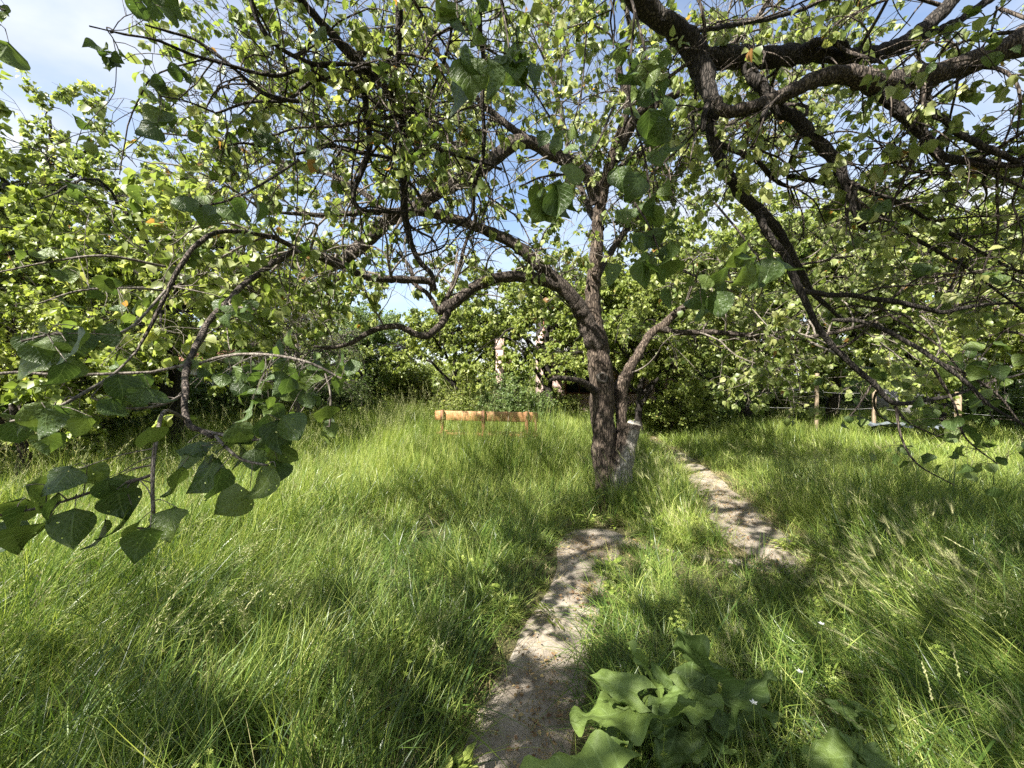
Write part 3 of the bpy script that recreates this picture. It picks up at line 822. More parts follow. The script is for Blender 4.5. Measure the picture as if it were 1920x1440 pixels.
def sprays_to_tree(root, specs, rng, twig_mb, rl):
    pos, XX_, YY_, ZZ_, SS = [], [], [], [], []
    for sp in specs:
        c, d, n, spread, lpx = sp['c'], sp['d'], sp['n'], sp['s'], sp['l']
        tw = px_limb(sp['tw']) if 'tw' in sp else None
        q = spray(None, n, d, c, spread, lpx, rng)
        if 'pts' in sp:
            q = np.array([P(a, b, d * rng.uniform(.95, 1.05)) for a, b in sp['pts']]); n = len(q)
        size = lpx / F * d * rng.uniform(.65, 1.08, n)
        X, Y, Z = leaf_frames(n, rng, hang=1.1, sunface=sp.get('face', -.1))
        base = q - Y * size[:, None] * .45
        pos.append(base); XX_.append(X); YY_.append(Y); ZZ_.append(Z); SS.append(size)
        # petioles / small shoots back to the carrying twig
        if tw is not None:
            tc = resample(tw, 24)
            v, t = batch_tubes(tc[None, :, :3], tc[None, :, 3], 6)
            twig_mb.add(v - rl, t)
            for k in range(n):
                j = int(np.argmin(np.linalg.norm(tc[:, :3] - base[k] - np.array([0, 0, .02]), axis=1)))
                a_ = tc[j, :3]; m = (a_ + base[k]) / 2 + rng.normal(size=3) * .006 + np.array([0, 0, .012])
                cc = resample(np.array([[*a_, .0016], [*m, .0011], [*base[k], .0008]]), 7)
                v, t = batch_tubes(cc[None, :, :3], cc[None, :, 3], 4)
                twig_mb.add(v - rl, t)
    return [np.concatenate(z) for z in (pos, XX_, YY_, ZZ_)] + [np.concatenate(SS)]

def build_tree_from(root, limb_objs_parent_curves, spec):
    pass

def keep_clear(C, dmin, cone=1.15):
    """twigs must not grow closer to the eye than dmin inside the view"""
    mid = C[:, C.shape[1] // 2:]
    px, py, d = project(mid.reshape(-1, 3))
    px = px.reshape(mid.shape[:2]); py = py.reshape(mid.shape[:2]); d = d.reshape(mid.shape[:2])
    inside = (d > 0) & (d < dmin) & (np.abs(px - 960) < 960 * cone) & (np.abs(py - 720) < 720 * cone)
    near = np.linalg.norm(mid - CAMP, axis=2) < .35
    return ~(inside | near).any(axis=1)

def thin(C, rng, share):
    """the heart of the crown is bare: drop a share of the shoots round the big left limbs"""
    px, py, d = project(C[:, -1])
    w = np.clip(1 - np.hypot((px - 830) / 400, (py - 440) / 190), 0, 1) ** .5
    w2 = np.clip(1 - np.hypot((px - 1050) / 200, (py - 250) / 170), 0, 1) ** .5
    return rng.random(len(C)) > share * np.maximum(w * .9, w2 * .5)
def grow_canopy(limbs, rl, rng, n1, n2, n3, nleaf, L1=(.5, 1.3), L2=(.25, .7), L3=(.12, .35), up=.25, grav=.25, leafsize=(.05, .085), dmin=1.6, weight=None, floor=None, low=None, n1_up=.3):
    """limbs: list of (C,R). returns branch mesh (v,t), leaves (pos..)"""
    K = 40
    LC = np.array([resample(np.c_[c, r], K) for c, r in limbs])
    C0, R0 = LC[:, :, :3], LC[:, :, 3]
    c1, r1 = children(C0, R0, n1, 12, L1, rng, t0=.12, up=n1_up, wander=.42, grav=grav, rf=.5, rmax=.012, rtip=.0025, weight=weight)
    k = keep_clear(c1, dmin)
    if low is not None: k &= low(c1)
    c1, r1 = c1[k], r1[k]
    c2, r2 = children(c1, r1, n2, 9, L2, rng, t0=.1, up=up, wander=.45, grav=grav, rf=.6, rmax=.0055, rtip=.0016)
    k = keep_clear(c2, dmin)
    if low is not None: k &= low(c2)
    c2, r2 = c2[k], r2[k]
    c3, r3 = children(c2, r2, n3, 6, L3, rng, t0=.1, up=up * .6, wander=.5, grav=grav * .6, rf=.7, rmax=.004, rtip=.0012)
    k = keep_clear(c3, dmin)
    if low is not None: k &= low(c3)
    k &= thin(c3, rng, 1.1)
    c3, r3 = c3[k], r3[k]
    k = thin(c2, rng, .7); c2, r2 = c2[k], r2[k]
    m = MB()
    for c_, r_, s in ((c1, r1, 7), (c2, r2, 5), (c3, r3, 3)):
        v, t = batch_tubes(c_, r_, s); m.add(v - rl, t)
    both = c3
    p0, p, X, Y, Z, s = leaves_on(both, nleaf, rng, leafsize, t0=.55, cluster=5, off=.05)
    return m, (p0, p, X, Y, Z, s)

def leaves_to_mesh(pos, X, Y, Z, s, tpl, rl, rng, mat, name, root, gain=(0, 1)):
    v, t = scatter(tpl, pos - rl, X, Y, Z, s, rng.uniform(.85, 1.15, len(pos)))
    patch = np.array([mnoise.noise(Vector(q * .9)) for q in pos[::1]]) * .35
    tint = np.clip(rng.beta(2.6, 2.4, len(pos)) + patch * .6, 0, .97)
    tint[rng.random(len(pos)) < .012] = 1.0
    me = mk_mesh(name, v, t, mat, np.repeat(tint, len(tpl[0])))
    o = link(name, me, root)
    o['kind'] = 'stuff'
    return o

# ======================= central tree
rc = np.random.default_rng(5)
croot = P(1152, 938, 5.0); croot[2] = 0.0
central = empty('apricot_tree', croot)
tag(central, 'old apricot tree with crooked limbs and whitewashed forked base beside the path', 'tree')
stems = MB()
def add_stem(rows, K, sides, seed, ridges=6, rough=.12, wig=.01):
    v, t, C, Rr = gnarled_limb(px_limb(rows), K, sides, rough, wig, seed, ridges)
    stems.add(v - croot, t)
    return C, Rr
main_stem = [(1146, 975, 5.0, 66), (1144, 935, 5.0, 54), (1138, 890, 5.0, 45), (1132, 830, 5.0, 44), (1128, 760, 5.0, 43), (1126, 700, 5.0, 45), (1121, 650, 5.0, 40), (1114, 600, 5.0, 32), (1112, 540, 5.0, 27), (1118, 470, 4.95, 24), (1124, 400, 4.9, 22), (1135, 340, 4.8, 20), (1150, 285, 4.7, 19), (1166, 240, 4.6, 15), (1170, 215, 4.58, 6)]
C_main, R_main = add_stem(main_stem, 120, 40, 1.0)
add_stem([(1160, 975, 4.93, 60), (1160, 925, 4.93, 42), (1161, 870, 4.95, 32), (1165, 810, 5.0, 22), (1164, 760, 5.05, 22), (1165, 725, 5.05, 28), (1180, 690, 5.05, 20), (1198, 660, 5.05, 16), (1220, 625, 5.1, 15), (1247, 605, 5.1, 16), (1262, 590, 5.1, 12), (1285, 572, 5.15, 9), (1310, 545, 5.2, 5)], 80, 30, 3.0)
C_s2, R_s2 = gnarled_limb(px_limb([(1160, 760, 5.05, 34), (1163, 725, 5.05, 26), (1180, 690, 5.05, 26), (1220, 625, 5.1, 19), (1262, 590, 5.1, 17), (1310, 545, 5.2, 8)]), 20, 4)[2:]
add_stem([(1160, 960, 4.9, 46), (1165, 890, 4.88, 36), (1174, 850, 4.86, 31), (1182, 815, 4.85, 29), (1187, 797, 4.85, 28)], 30, 26, 5.0)
# left forked main limb leaves the stem at about 1.5 m
stems.build('trunk', M_trunk, central, smooth=True)
# pale sawn end of the stub, and the hollow knot scar on the stem
cutc = P(1188, 795, 4.85)
axis = unit(P(1190, 797, 4.87) - P(1182, 830, 4.88))
m = MB()
nn = 18; cx_ = unit(np.cross(axis, [0, 1, 0])); cy_ = np.cross(axis, cx_)
ring = [cutc + .004 * axis + (cx_ * math.cos(a) + cy_ * math.sin(a)) * (.083 + .008 * math.sin(3 * a)) for a in np.linspace(0, 2 * math.pi, nn, endpoint=False)]
ring2 = [cutc + .038 * axis + (cx_ * math.cos(a) + cy_ * math.sin(a)) * (.062 + .008 * math.sin(2 * a)) for a in np.linspace(0, 2 * math.pi, nn, endpoint=False)]
vv = np.array(ring + ring2 + [cutc + .03 * axis]) - croot
tt = [(k, (k + 1) % nn, nn + (k + 1) % nn) for k in range(nn)] + [(k, nn + (k + 1) % nn, nn + k) for k in range(nn)] + [(nn + k, nn + (k + 1) % nn, 2 * nn) for k in range(nn)]
m.add(vv, tt); m.build('sawn_end', M_cut, central, smooth=True)
def knot(c, nrm, rad, name, mat, depth=.03, sq=1.25):
    ax = unit(nrm); u = unit(np.cross(ax, [0, 0, 1.0])); w = np.cross(u, ax)
    prof = [(1.35, -.03), (1.15, .012), (.95, .022), (.7, .004), (.35, -depth * .6), (0.02, -depth)]
    n = 20; V = []
    for j, (r_, h_) in enumerate(prof):
        for k in range(n):
            a = 2 * math.pi * k / n
            rr = rad * r_ * (1 + .12 * math.sin(2 * a + 1) + .06 * math.sin(5 * a))
            V.append(c + u * math.cos(a) * rr + w * math.sin(a) * rr * sq + ax * h_)
    T = []
    for j in range(len(prof) - 1):
        for k in range(n):
            a0 = j * n + k; a1 = j * n + (k + 1) % n
            T += [(a0, a1, a1 + n), (a0, a1 + n, a0 + n)]
    mm = MB(); mm.add(np.array(V) - croot, T)
    return mm.build(name, mat, central, smooth=True)
knot(P(1130, 708, 4.845), (0.15, -1, .1), .048, 'knot_scar', M_hollow)

limbs_c = []
def limb(rows, root, rl, mat, K=60, sides=12, rough=.14, wig=.012, seed=0., name='limb'):
    v, t, C, Rr = gnarled_limb(px_limb(rows), K, sides, rough, wig, seed)
    me = mk_mesh(name, v - rl, t, mat)
    link(name, me, root)
    return C, Rr
LC_ROWS = [
 # left fork, low: runs left then dips and curls (L1)
 [(1128, 668, 5.02, 40), (1108, 625, 4.95, 36), (1082, 570, 4.85, 27), (1052, 540, 4.8, 23), (1010, 524, 4.7, 21), (960, 520, 4.6, 20), (915, 527, 4.5, 20), (872, 552, 4.4, 20), (838, 577, 4.35, 21), (822, 583, 4.3, 16)],
 [(840, 575, 4.35, 16), (836, 595, 4.3, 13), (812, 622, 4.25, 13), (790, 630, 4.2, 12), (745, 612, 4.15, 11), (700, 618, 4.1, 10), (655, 643, 4.0, 8), (620, 652, 3.9, 6), (590, 650, 3.8, 4)],
 # L2: from the fork up and left
 [(1090, 590, 4.9, 26), (1062, 545, 4.8, 24), (1020, 505, 4.75, 23), (975, 465, 4.65, 22), (930, 438, 4.6, 19), (890, 425, 4.55, 17), (840, 408, 4.5, 18), (800, 398, 4.4, 17), (760, 396, 4.3, 14), (700, 399, 4.2, 11), (640, 402, 4.1, 9), (560, 402, 3.9, 7), (520, 398, 3.8, 4)],
 # L3: thick high limb, sweeps left and down
 [(1122, 380, 4.9, 26), (1105, 335, 4.85, 26), (1078, 308, 4.8, 24), (1040, 290, 4.75, 24), (1000, 268, 4.7, 22), (960, 272, 4.65, 25), (920, 302, 4.6, 24), (890, 325, 4.55, 25), (850, 343, 4.5, 28), (808, 366, 4.45, 27), (780, 392, 4.4, 23), (738, 410, 4.35, 23), (700, 440, 4.3, 25), (662, 475, 4.2, 23), (625, 500, 4.15, 19), (592, 512, 4.1, 12)],
 # riser off L3's start
 [(1000, 270, 4.7, 14), (960, 240, 4.65, 12), (905, 195, 4.6, 10), (850, 140, 4.5, 8), (800, 60, 4.4, 6), (770, -40, 4.3, 4)],
 # L7: low arch to the left and down
 [(812, 545, 4.3, 15), (805, 527, 4.25, 14), (750, 524, 4.1, 13), (695, 521, 3.9, 12), (650, 503, 3.7, 12), (600, 484, 3.4, 10), (525, 450, 3.0, 9), (460, 435, 2.7, 8), (412, 436, 2.5, 8), (372, 458, 2.3, 8), (340, 495, 2.15, 8), (310, 545, 2.05, 7), (280, 610, 1.95, 6), (250, 665, 1.85, 4)],
 # L8: drooping long branch reaching towards the camera
 [(655, 505, 3.75, 11), (610, 480, 3.5, 10), (560, 468, 3.2, 10), (500, 500, 2.8, 10), (450, 543, 2.4, 10), (412, 583, 2.1, 10), (372, 632, 1.8, 11), (352, 672, 1.6, 11), (348, 720, 1.4, 11), (352, 788, 1.2, 10), (382, 808, 1.1, 9), (405, 818, 1.05, 7)],
 [(640, 510, 4.0, 9), (620, 548, 3.9, 10), (600, 562, 3.8, 9), (550, 543, 3.6, 8), (505, 555, 3.4, 8), (450, 537, 3.2, 8), (380, 522, 3.0, 7), (310, 545, 2.8, 5)],
 # small dead risers near the curl
 [(822, 583, 4.3, 12), (802, 552, 4.3, 9), (775, 530, 4.3, 8), (770, 500, 4.3, 6), (745, 470, 4.35, 4)],
 [(828, 578, 4.35, 12), (845, 545, 4.4, 9), (862, 500, 4.4, 8), (875, 450, 4.45, 6), (900, 390, 4.5, 4)],
 # right side
 [(1240, 615, 5.1, 15), (1270, 624, 5.05, 12), (1330, 623, 4.95, 11), (1380, 626, 4.8, 10), (1430, 632, 4.7, 9), (1500, 633, 4.6, 8), (1580, 620, 4.5, 7), (1680, 595, 4.3, 6), (1800, 572, 4.1, 5), (1930, 545, 3.9, 3)],
 [(1255, 597, 5.1, 15), (1290, 575, 5.1, 11), (1330, 560, 5.0, 9), (1400, 520, 4.9, 8), (1480, 500, 4.8, 6), (1600, 480, 4.7, 4)],
 # left small dead stub
 [(1118, 735, 4.95, 18), (1102, 724, 4.8, 14), (1083, 713, 4.65, 11), (1060, 709, 4.55, 10), (1045, 708, 4.5, 9), (1030, 713, 4.45, 6)],
 # top: to the right from the stem
 [(1160, 262, 4.66, 16), (1176, 190, 4.5, 16), (1158, 120, 4.4, 13), (1182, 60, 4.3, 10), (1160, -20, 4.2, 8), (1140, -110, 4.1, 5)],
 [(1150, 300, 4.75, 26), (1180, 240, 4.6, 22), (1205, 205, 4.5, 20), (1262, 182, 4.3, 16), (1310, 150, 4.1, 15), (1370, 90, 4.0, 12), (1430, 20, 3.9, 9), (1480, -70, 3.8, 6)],
 [(1128, 430, 4.9, 14), (1100, 380, 5.2, 12), (1070, 300, 5.5, 11), (1050, 200, 5.7, 9), (1020, 90, 5.9, 8), (1000, -30, 6.0, 5)],
 [(1120, 520, 5.0, 14), (1160, 450, 5.5, 12), (1220, 380, 5.9, 11), (1300, 300, 6.3, 9), (1400, 210, 6.6, 7), (1480, 130, 6.9, 4)],
 [(1135, 350, 4.8, 14), (1180, 300, 5.0, 11), (1260, 260, 5.3, 10), (1350, 240, 5.5, 8), (1450, 180, 5.6, 6), (1560, 90, 5.7, 4)],
 [(890, 325, 4.55, 14), (850, 270, 4.9, 12), (780, 220, 5.1, 10), (700, 190, 5.2, 9), (600, 150, 5.2, 7), (500, 140, 5.2, 4)],
 [(738, 410, 4.35, 12), (680, 360, 4.5, 10), (600, 320, 4.6, 9), (500, 300, 4.6, 7), (400, 260, 4.5, 5), (300, 250, 4.4, 3)],
]
for k, rows in enumerate(LC_ROWS):
    rows = [(a, b, c, w * (1.04 if k < 7 else .95)) for a, b, c, w in rows]
    limbs_c.append(limb(rows, central, croot, M_bark, K=70, sides=14, rough=.17, wig=.009, seed=k * 3.7 + 1))
def low_c(c):
    e = c[:, -1]
    px, py, d = project(e)
    ok = e[:, 2] > 0.9
    # the window over the bench and round the stem stays open
    ok &= ~((px > 700) & (px < 1120) & (py > 600) & (py < 860) & (d < 5.6))
    ok &= ~((px > 1150) & (px < 1330) & (py > 640) & (py < 900) & (d < 5.6))
    ok &= ~((px > 380) & (px < 1100) & (py > 660))
    return ok
wts = np.ones(len(limbs_c)); wts[12] = .05; wts[0] = .35; wts[1] = .6; wts[6] = .35; wts[5] = .8
mb, (p0, p, X, Y, Z, s) = grow_canopy(limbs_c + [(C_main[85:], R_main[85:]), (C_s2, R_s2)], croot, rc, 430, 1700, 5900, 27000, L1=(.5, 1.4), L2=(.25, .75), L3=(.1, .32), dmin=2.3, low=low_c, weight=np.r_[wts, 1, .4], leafsize=(.052, .09))
# leaves the photo shows as separate blades: the nearest ones as parts, the rest as one crown
twm = mb
specs_c = [
 dict(c=(110, 655), d=.95, n=12, s=(85, 50), l=58, tw=[(310, 545, 1.9, 5), (250, 610, 1.5, 5), (190, 630, 1.15, 5), (110, 625, .95, 5), (40, 640, .92, 4)]),
 dict(c=(95, 790), d=.95, n=12, s=(100, 50), l=60, tw=[(255, 660, 1.85, 4), (215, 700, 1.4, 5), (160, 735, 1.05, 6), (95, 770, .95, 5), (20, 790, .95, 4)]),
 dict(c=(0, 0), d=.85, n=0, s=(1, 1), l=78, pts=[(190, 1000), (265, 1012), (135, 985), (95, 955), (35, 985), (60, 1000), (230, 978), (15, 960), (75, 930), (120, 900), (10, 1005)], tw=[(286, 890, .95, 6), (240, 905, .92, 6), (180, 920, .9, 6), (120, 940, .86, 5), (60, 955, .85, 5), (0, 965, .85, 4)]),
 dict(c=(0, 0), d=.9, n=0, s=(1, 1), l=60, pts=[(230, 905), (200, 915), (170, 895), (225, 940), (318, 975), (250, 1000), (215, 925), (285, 820)], tw=[(352, 788, 1.2, 6), (310, 770, 1.08, 6), (296, 810, 1.0, 7), (288, 860, .95, 7), (286, 920, .92, 6), (287, 985, .9, 5), (258, 990, .9, 4)]),
 dict(c=(0, 0), d=.92, n=0, s=(1, 1), l=84, pts=[(332, 900), (388, 888), (440, 940), (498, 905), (412, 905)], tw=[(405, 818, 1.05, 6), (425, 840, .96, 6), (455, 862, .93, 5), (500, 872, .93, 4)], face=-.3),
 dict(c=(0, 0), d=.98, n=0, s=(1, 1), l=58, pts=[(425, 832), (455, 848), (478, 860), (520, 815), (532, 850), (350, 855), (385, 850), (450, 812), (500, 800), (515, 835), (475, 815), (365, 842), (525, 880), (545, 800)], tw=[(382, 808, 1.1, 7), (430, 818, 1.05, 6), (480, 825, 1.0, 5), (530, 815, 1.0, 4)]),
 dict(c=(530, 725), d=1.5, n=46, s=(150, 75), l=36, tw=[(352, 690, 1.6, 6), (420, 668, 1.55, 6), (500, 665, 1.5, 6), (580, 680, 1.5, 5), (640, 710, 1.5, 4)]),
 dict(c=(560, 690), d=1.7, n=22, s=(130, 40), l=38, tw=[(440, 700, 1.6, 4), (520, 715, 1.6, 5), (600, 690, 1.7, 5), (660, 675, 1.7, 4)]),
 dict(c=(620, 790), d=1.5, n=4, s=(14, 50), l=40, tw=[(610, 700, 1.5, 4), (620, 740, 1.5, 4), (618, 800, 1.5, 3)]),
 dict(c=(235, 745), d=1.1, n=9, s=(65, 30), l=52, tw=[(352, 735, 1.38, 5), (300, 760, 1.2, 5), (230, 765, 1.1, 5), (170, 745, 1.05, 4)]),
 dict(c=(180, 560), d=1.7, n=14, s=(130, 70), l=32, tw=[(310, 545, 2.0, 5), (240, 540, 1.8, 4), (150, 545, 1.7, 4), (70, 570, 1.6, 3)]),
 dict(c=(440, 580), d=1.9, n=8, s=(60, 22), l=38, tw=[(450, 543, 2.4, 4), (430, 570, 2.1, 4), (480, 580, 1.9, 3)]),
 dict(c=(70, 500), d=1.7, n=8, s=(80, 60), l=32, tw=[(310, 500, 2.1, 5), (200, 480, 1.9, 5), (100, 490, 1.8, 4), (0, 510, 1.7, 3)]),
 dict(c=(1440, 690), d=3.4, n=0, s=(1, 1), l=20, pts=[(1100, 690)]) if False else dict(c=(1600, 690), d=3.2, n=14, s=(90, 60), l=20, tw=[(1500, 633, 4.6, 5), (1560, 660, 3.8, 4), (1620, 690, 3.2, 3)]),
]
q = sprays_to_tree(central, specs_c, rc, twm, croot)
n_sp = len(q[0])
print('central spray leaves', n_sp)
add_leaf_parts(central, *q)
# nearest of the grown leaves to fill up to 295 single leaves
_, _, dd = project(p)
near_i = np.argsort(dd + 100 * (dd < 0))[:max(0, 295 - n_sp)]
rest = np.setdiff1d(np.arange(len(p)), near_i)
add_leaf_parts(central, p[near_i], X[near_i], Y[near_i], Z[near_i], s[near_i])
leaves_to_mesh(p[rest], X[rest], Y[rest], Z[rest], s[rest], TL8, croot, rc, M_leaf, 'crown', central)
# petioles as tiny stalks
cc = np.stack([p0, (p0 + p) / 2, p], 1); v, t = batch_tubes(cc, np.full(cc.shape[:2], .0009), 3)
twm.add(v - croot, t)
o = twm.build('twigs', M_twig, central, smooth=True); o['kind'] = 'stuff'

# ======================= near tree: trunk right of the frame, boughs over the camera
rn = np.random.default_rng(21)
nroot = np.array([4.75, 1.35, 0.0])
near = empty('overhanging_apricot_tree', nroot)
tag(near, 'dark boughed apricot tree reaching in from the upper right over the camera', 'tree')
trunk_rows = np.array([[4.75, 1.35, -.1, .34], [4.74, 1.36, .3, .25], [4.7, 1.4, 1.0, .22], [4.6, 1.5, 1.8, .20], [4.45, 1.7, 2.5, .19], [4.3, 1.85, 2.95, .17], [3.6, 1.9, 3.9, .12], [2.4, 1.9, 4.5, .10], [1.2, 1.9, 4.75, .085], [0.0, 1.6, 4.8, .07], [-1.4, 1.2, 4.75, .055], [-2.8, .9, 4.5, .035]])
v, t, C_nt, R_nt = gnarled_limb(trunk_rows, 110, 26, .13, .03, 31., 6)
link('trunk', mk_mesh('trunk', v - nroot, t, M_bark), near)
limbs_n = [(C_nt[35:], R_nt[35:])]
LN_ROWS = [
 # C: big pale-topped bough from the right edge
 [(2420, 240, 2.15, 60), (2200, 170, 2.2, 54), (2050, 70, 2.25, 50), (1920, 82, 2.3, 46), (1860, 103, 2.3, 43), (1790, 128, 2.3, 42), (1720, 148, 2.3, 44), (1650, 158, 2.3, 44), (1590, 142, 2.28, 36), (1540, 150, 2.26, 32), (1490, 172, 2.24, 28), (1440, 190, 2.22, 25), (1400, 203, 2.2, 24), (1360, 205, 2.2, 26), (1345, 185, 2.2, 20)],
 # second, above it
 [(2050, 20, 2.4, 36), (1960, 60, 2.5, 32), (1920, 60, 2.5, 28), (1880, 85, 2.45, 26), (1800, 125, 2.4, 22)],
 # B: dark bough
 [(1920, -190, 2.6, 34), (1830, -60, 2.6, 30), (1785, 0, 2.6, 28), (1740, 45, 2.6, 28), (1685, 85, 2.6, 30), (1620, 108, 2.6, 32), (1560, 104, 2.6, 30), (1500, 102, 2.58, 36), (1440, 108, 2.56, 38), (1390, 108, 2.54, 42), (1350, 110, 2.52, 42), (1315, 108, 2.5, 36)],
 [(1960, -90, 2.7, 16), (1880, -20, 2.7, 16), (1820, 25, 2.7, 15), (1750, 60, 2.65, 14), (1690, 95, 2.6, 13)],
 # arch loop
 [(1500, 98, 2.55, 20), (1525, 80, 2.5, 18), (1555, 73, 2.48, 18), (1580, 80, 2.5, 17), (1592, 100, 2.52, 12)],
 # A: long leaning bough from the top
 [(900, -330, 1.7, 40), (1050, -180, 2.0, 40), (1150, -60, 2.3, 42), (1200, 5, 2.4, 42), (1250, 42, 2.45, 42), (1295, 78, 2.5, 46), (1318, 120, 2.5, 46), (1330, 165, 2.45, 34), (1340, 200, 2.4, 30), (1333, 235, 2.4, 24), (1345, 285, 2.42, 24), (1365, 325, 2.45, 24), (1395, 368, 2.5, 24), (1430, 400, 2.55, 22), (1458, 430, 2.6, 18), (1485, 480, 2.65, 16), (1505, 520, 2.7, 14), (1525, 548, 2.7, 11), (1560, 580, 2.75, 8), (1590, 605, 2.8, 5)],
 [(1420, 395, 2.52, 16), (1440, 440, 2.5, 15), (1470, 480, 2.48, 15), (1488, 525, 2.45, 15), (1510, 565, 2.42, 13), (1545, 625, 2.4, 12), (1590, 680, 2.4, 12), (1635, 720, 2.4, 11), (1675, 758, 2.4, 10), (1740, 752, 2.45, 8), (1800, 738, 2.5, 6), (1850, 720, 2.5, 5), (1930, 695, 2.5, 4)],
 [(1500, 545, 2.45, 11), (1545, 553, 2.5, 11), (1600, 553, 2.5, 10), (1660, 562, 2.5, 11), (1720, 575, 2.5, 10), (1770, 585, 2.5, 9), (1830, 572, 2.5, 7), (1940, 568, 2.5, 5)],
 [(1400, 270, 2.45, 12), (1440, 330, 2.5, 10), (1460, 300, 2.5, 6)] if False else [(1345, 270, 2.42, 12), (1380, 283, 2.5, 11), (1420, 300, 2.6, 10), (1450, 335, 2.7, 9), (1490, 350, 2.8, 6), (1530, 330, 2.9, 4)],
 # D
 [(1400, 125, 2.5, 24), (1430, 165, 2.45, 26), (1465, 205, 2.42, 26), (1500, 225, 2.4, 25), (1535, 265, 2.4, 25), (1565, 295, 2.4, 24), (1585, 335, 2.4, 21), (1603, 380, 2.4, 18), (1612, 415, 2.4, 14), (1625, 432, 2.4, 6)],
 # E
 [(1645, 165, 2.3, 28), (1680, 198, 2.3, 26), (1710, 235, 2.3, 22), (1740, 270, 2.3, 19), (1762, 296, 2.3, 17), (1800, 302, 2.3, 15), (1850, 305, 2.3, 15), (1900, 318, 2.3, 14), (1990, 340, 2.3, 10), (2080, 380, 2.3, 6)],
 [(1762, 296, 2.3, 12), (1764, 310, 2.3, 11), (1758, 322, 2.3, 8)],
 # F
 [(1738, 150, 2.3, 15), (1740, 185, 2.28, 16), (1742, 208, 2.25, 17), (1770, 225, 2.2, 13), (1800, 255, 2.2, 13), (1840, 275, 2.2, 13), (1880, 292, 2.2, 12), (1950, 320, 2.2, 10)],
 # stub under C
 [(1440, 195, 2.2, 16), (1432, 215, 2.15, 10), (1428, 222, 2.12, 6)],
 [(1328, 190, 2.35, 12), (1320, 215, 2.3, 12), (1317, 240, 2.3, 11), (1318, 246, 2.3, 8)],
 # L4: dark hanging bough near centre-left
 [(700, -500, 1.9, 20), (735, -200, 2.2, 18), (748, 0, 2.5, 15), (748, 100, 2.6, 15), (752, 190, 2.7, 15), (756, 290, 2.8, 17), (757, 380, 2.9, 16), (765, 445, 2.95, 13), (782, 485, 3.0, 11), (808, 515, 3.0, 10), (812, 542, 3.0, 6)],
 # L5
 [(400, -300, 1.7, 18), (520, -80, 2.1, 17), (568, 0, 2.3, 16), (622, 62, 2.4, 17), (670, 115, 2.5, 17), (710, 150, 2.6, 15), (750, 190, 2.7, 14), (778, 240, 2.8, 12), (825, 280, 2.9, 10), (880, 298, 3.0, 8), (940, 318, 3.1, 4)],
 # L6
 [(672, 118, 2.5, 11), (684, 180, 2.5, 12), (692, 270, 2.55, 12), (676, 328, 2.6, 11), (661, 362, 2.6, 11), (668, 388, 2.6, 9), (700, 398, 2.7, 7), (760, 398, 2.8, 5)],
 [(760, 340, 2.85, 10), (775, 300, 2.8, 9), (782, 262, 2.8, 9), (800, 200, 2.7, 7), (830, 120, 2.6, 6), (850, 30, 2.5, 5), (860, -60, 2.5, 4)],
 [(900, -250, 2.2, 14), (905, -60, 2.4, 12), (900, 40, 2.5, 11), (905, 120, 2.6, 10), (903, 210, 2.7, 9), (905, 290, 2.8, 9), (890, 350, 2.9, 9), (884, 400, 3.0, 7), (850, 430, 3.0, 4)],
 # top left twiggy boughs
 [(420, -220, 1.9, 12), (460, -50, 2.0, 11), (500, 60, 2.1, 10), (560, 110, 2.2, 9), (640, 140, 2.4, 7), (720, 210, 2.5, 5)],
 [(700, 120, 2.4, 8), (600, 118, 2.3, 8), (520, 140, 2.2, 8), (440, 125, 2.1, 7), (360, 105, 2.0, 6), (290, 78, 1.9, 5), (230, 65, 1.85, 4), (165, 47, 1.8, 2)],
 [(560, 190, 2.3, 8), (500, 180, 2.2, 8), (430, 120, 2.1, 7), (370, 75, 2.05, 6), (320, 60, 2.0, 5), (270, 45, 1.9, 3)],
 [(750, 110, 2.5, 9), (660, 135, 2.4, 8), (590, 152, 2.35, 8), (540, 190, 2.3, 7), (470, 190, 2.25, 6), (400, 210, 2.2, 4)],
 [(755, 300, 2.8, 8), (690, 290, 2.7, 7), (620, 275, 2.6, 7), (540, 290, 2.5, 6), (460, 270, 2.4, 5), (400, 280, 2.3, 3)],
 # low right drooping group
 [(1560, 600, 2.5, 9), (1620, 605, 2.4, 9), (1700, 640, 2.3, 9), (1760, 680, 2.2, 9), (1810, 715, 2.15, 8), (1860, 760, 2.1, 6), (1925, 800, 2.0, 5)],
 [(1300, 60, 2.6, 10), (1400, 40, 2.8, 9), (1500, 20, 3.0, 8), (1600, -40, 3.2, 6)],
 [(1590, 340, 2.4, 8), (1680, 380, 2.5, 8), (1750, 420, 2.6, 7), (1850, 480, 2.6, 6), (1940, 520, 2.6, 5)],
 [(1480, 330, 2.6, 9), (1560, 350, 2.6, 9), (1640, 400, 2.6, 8), (1740, 460, 2.6, 7), (1840, 520, 2.6, 5), (1940, 600, 2.6, 4)],
]
for k, rows in enumerate(LN_ROWS):
    rows = [(a, b, c, w * .88) for a, b, c, w in rows]
    limbs_n.append(limb(rows, near, nroot, M_bark if k in (0, 1) else M_bark_dark, K=64 if k > 8 else 90, sides=14 if k > 8 else 22, rough=.2, wig=.009, seed=k * 5.1 + 60))  # darker bark copy paints in the near-black silhouette shade of these boughs
n_vis = len(limbs_n)
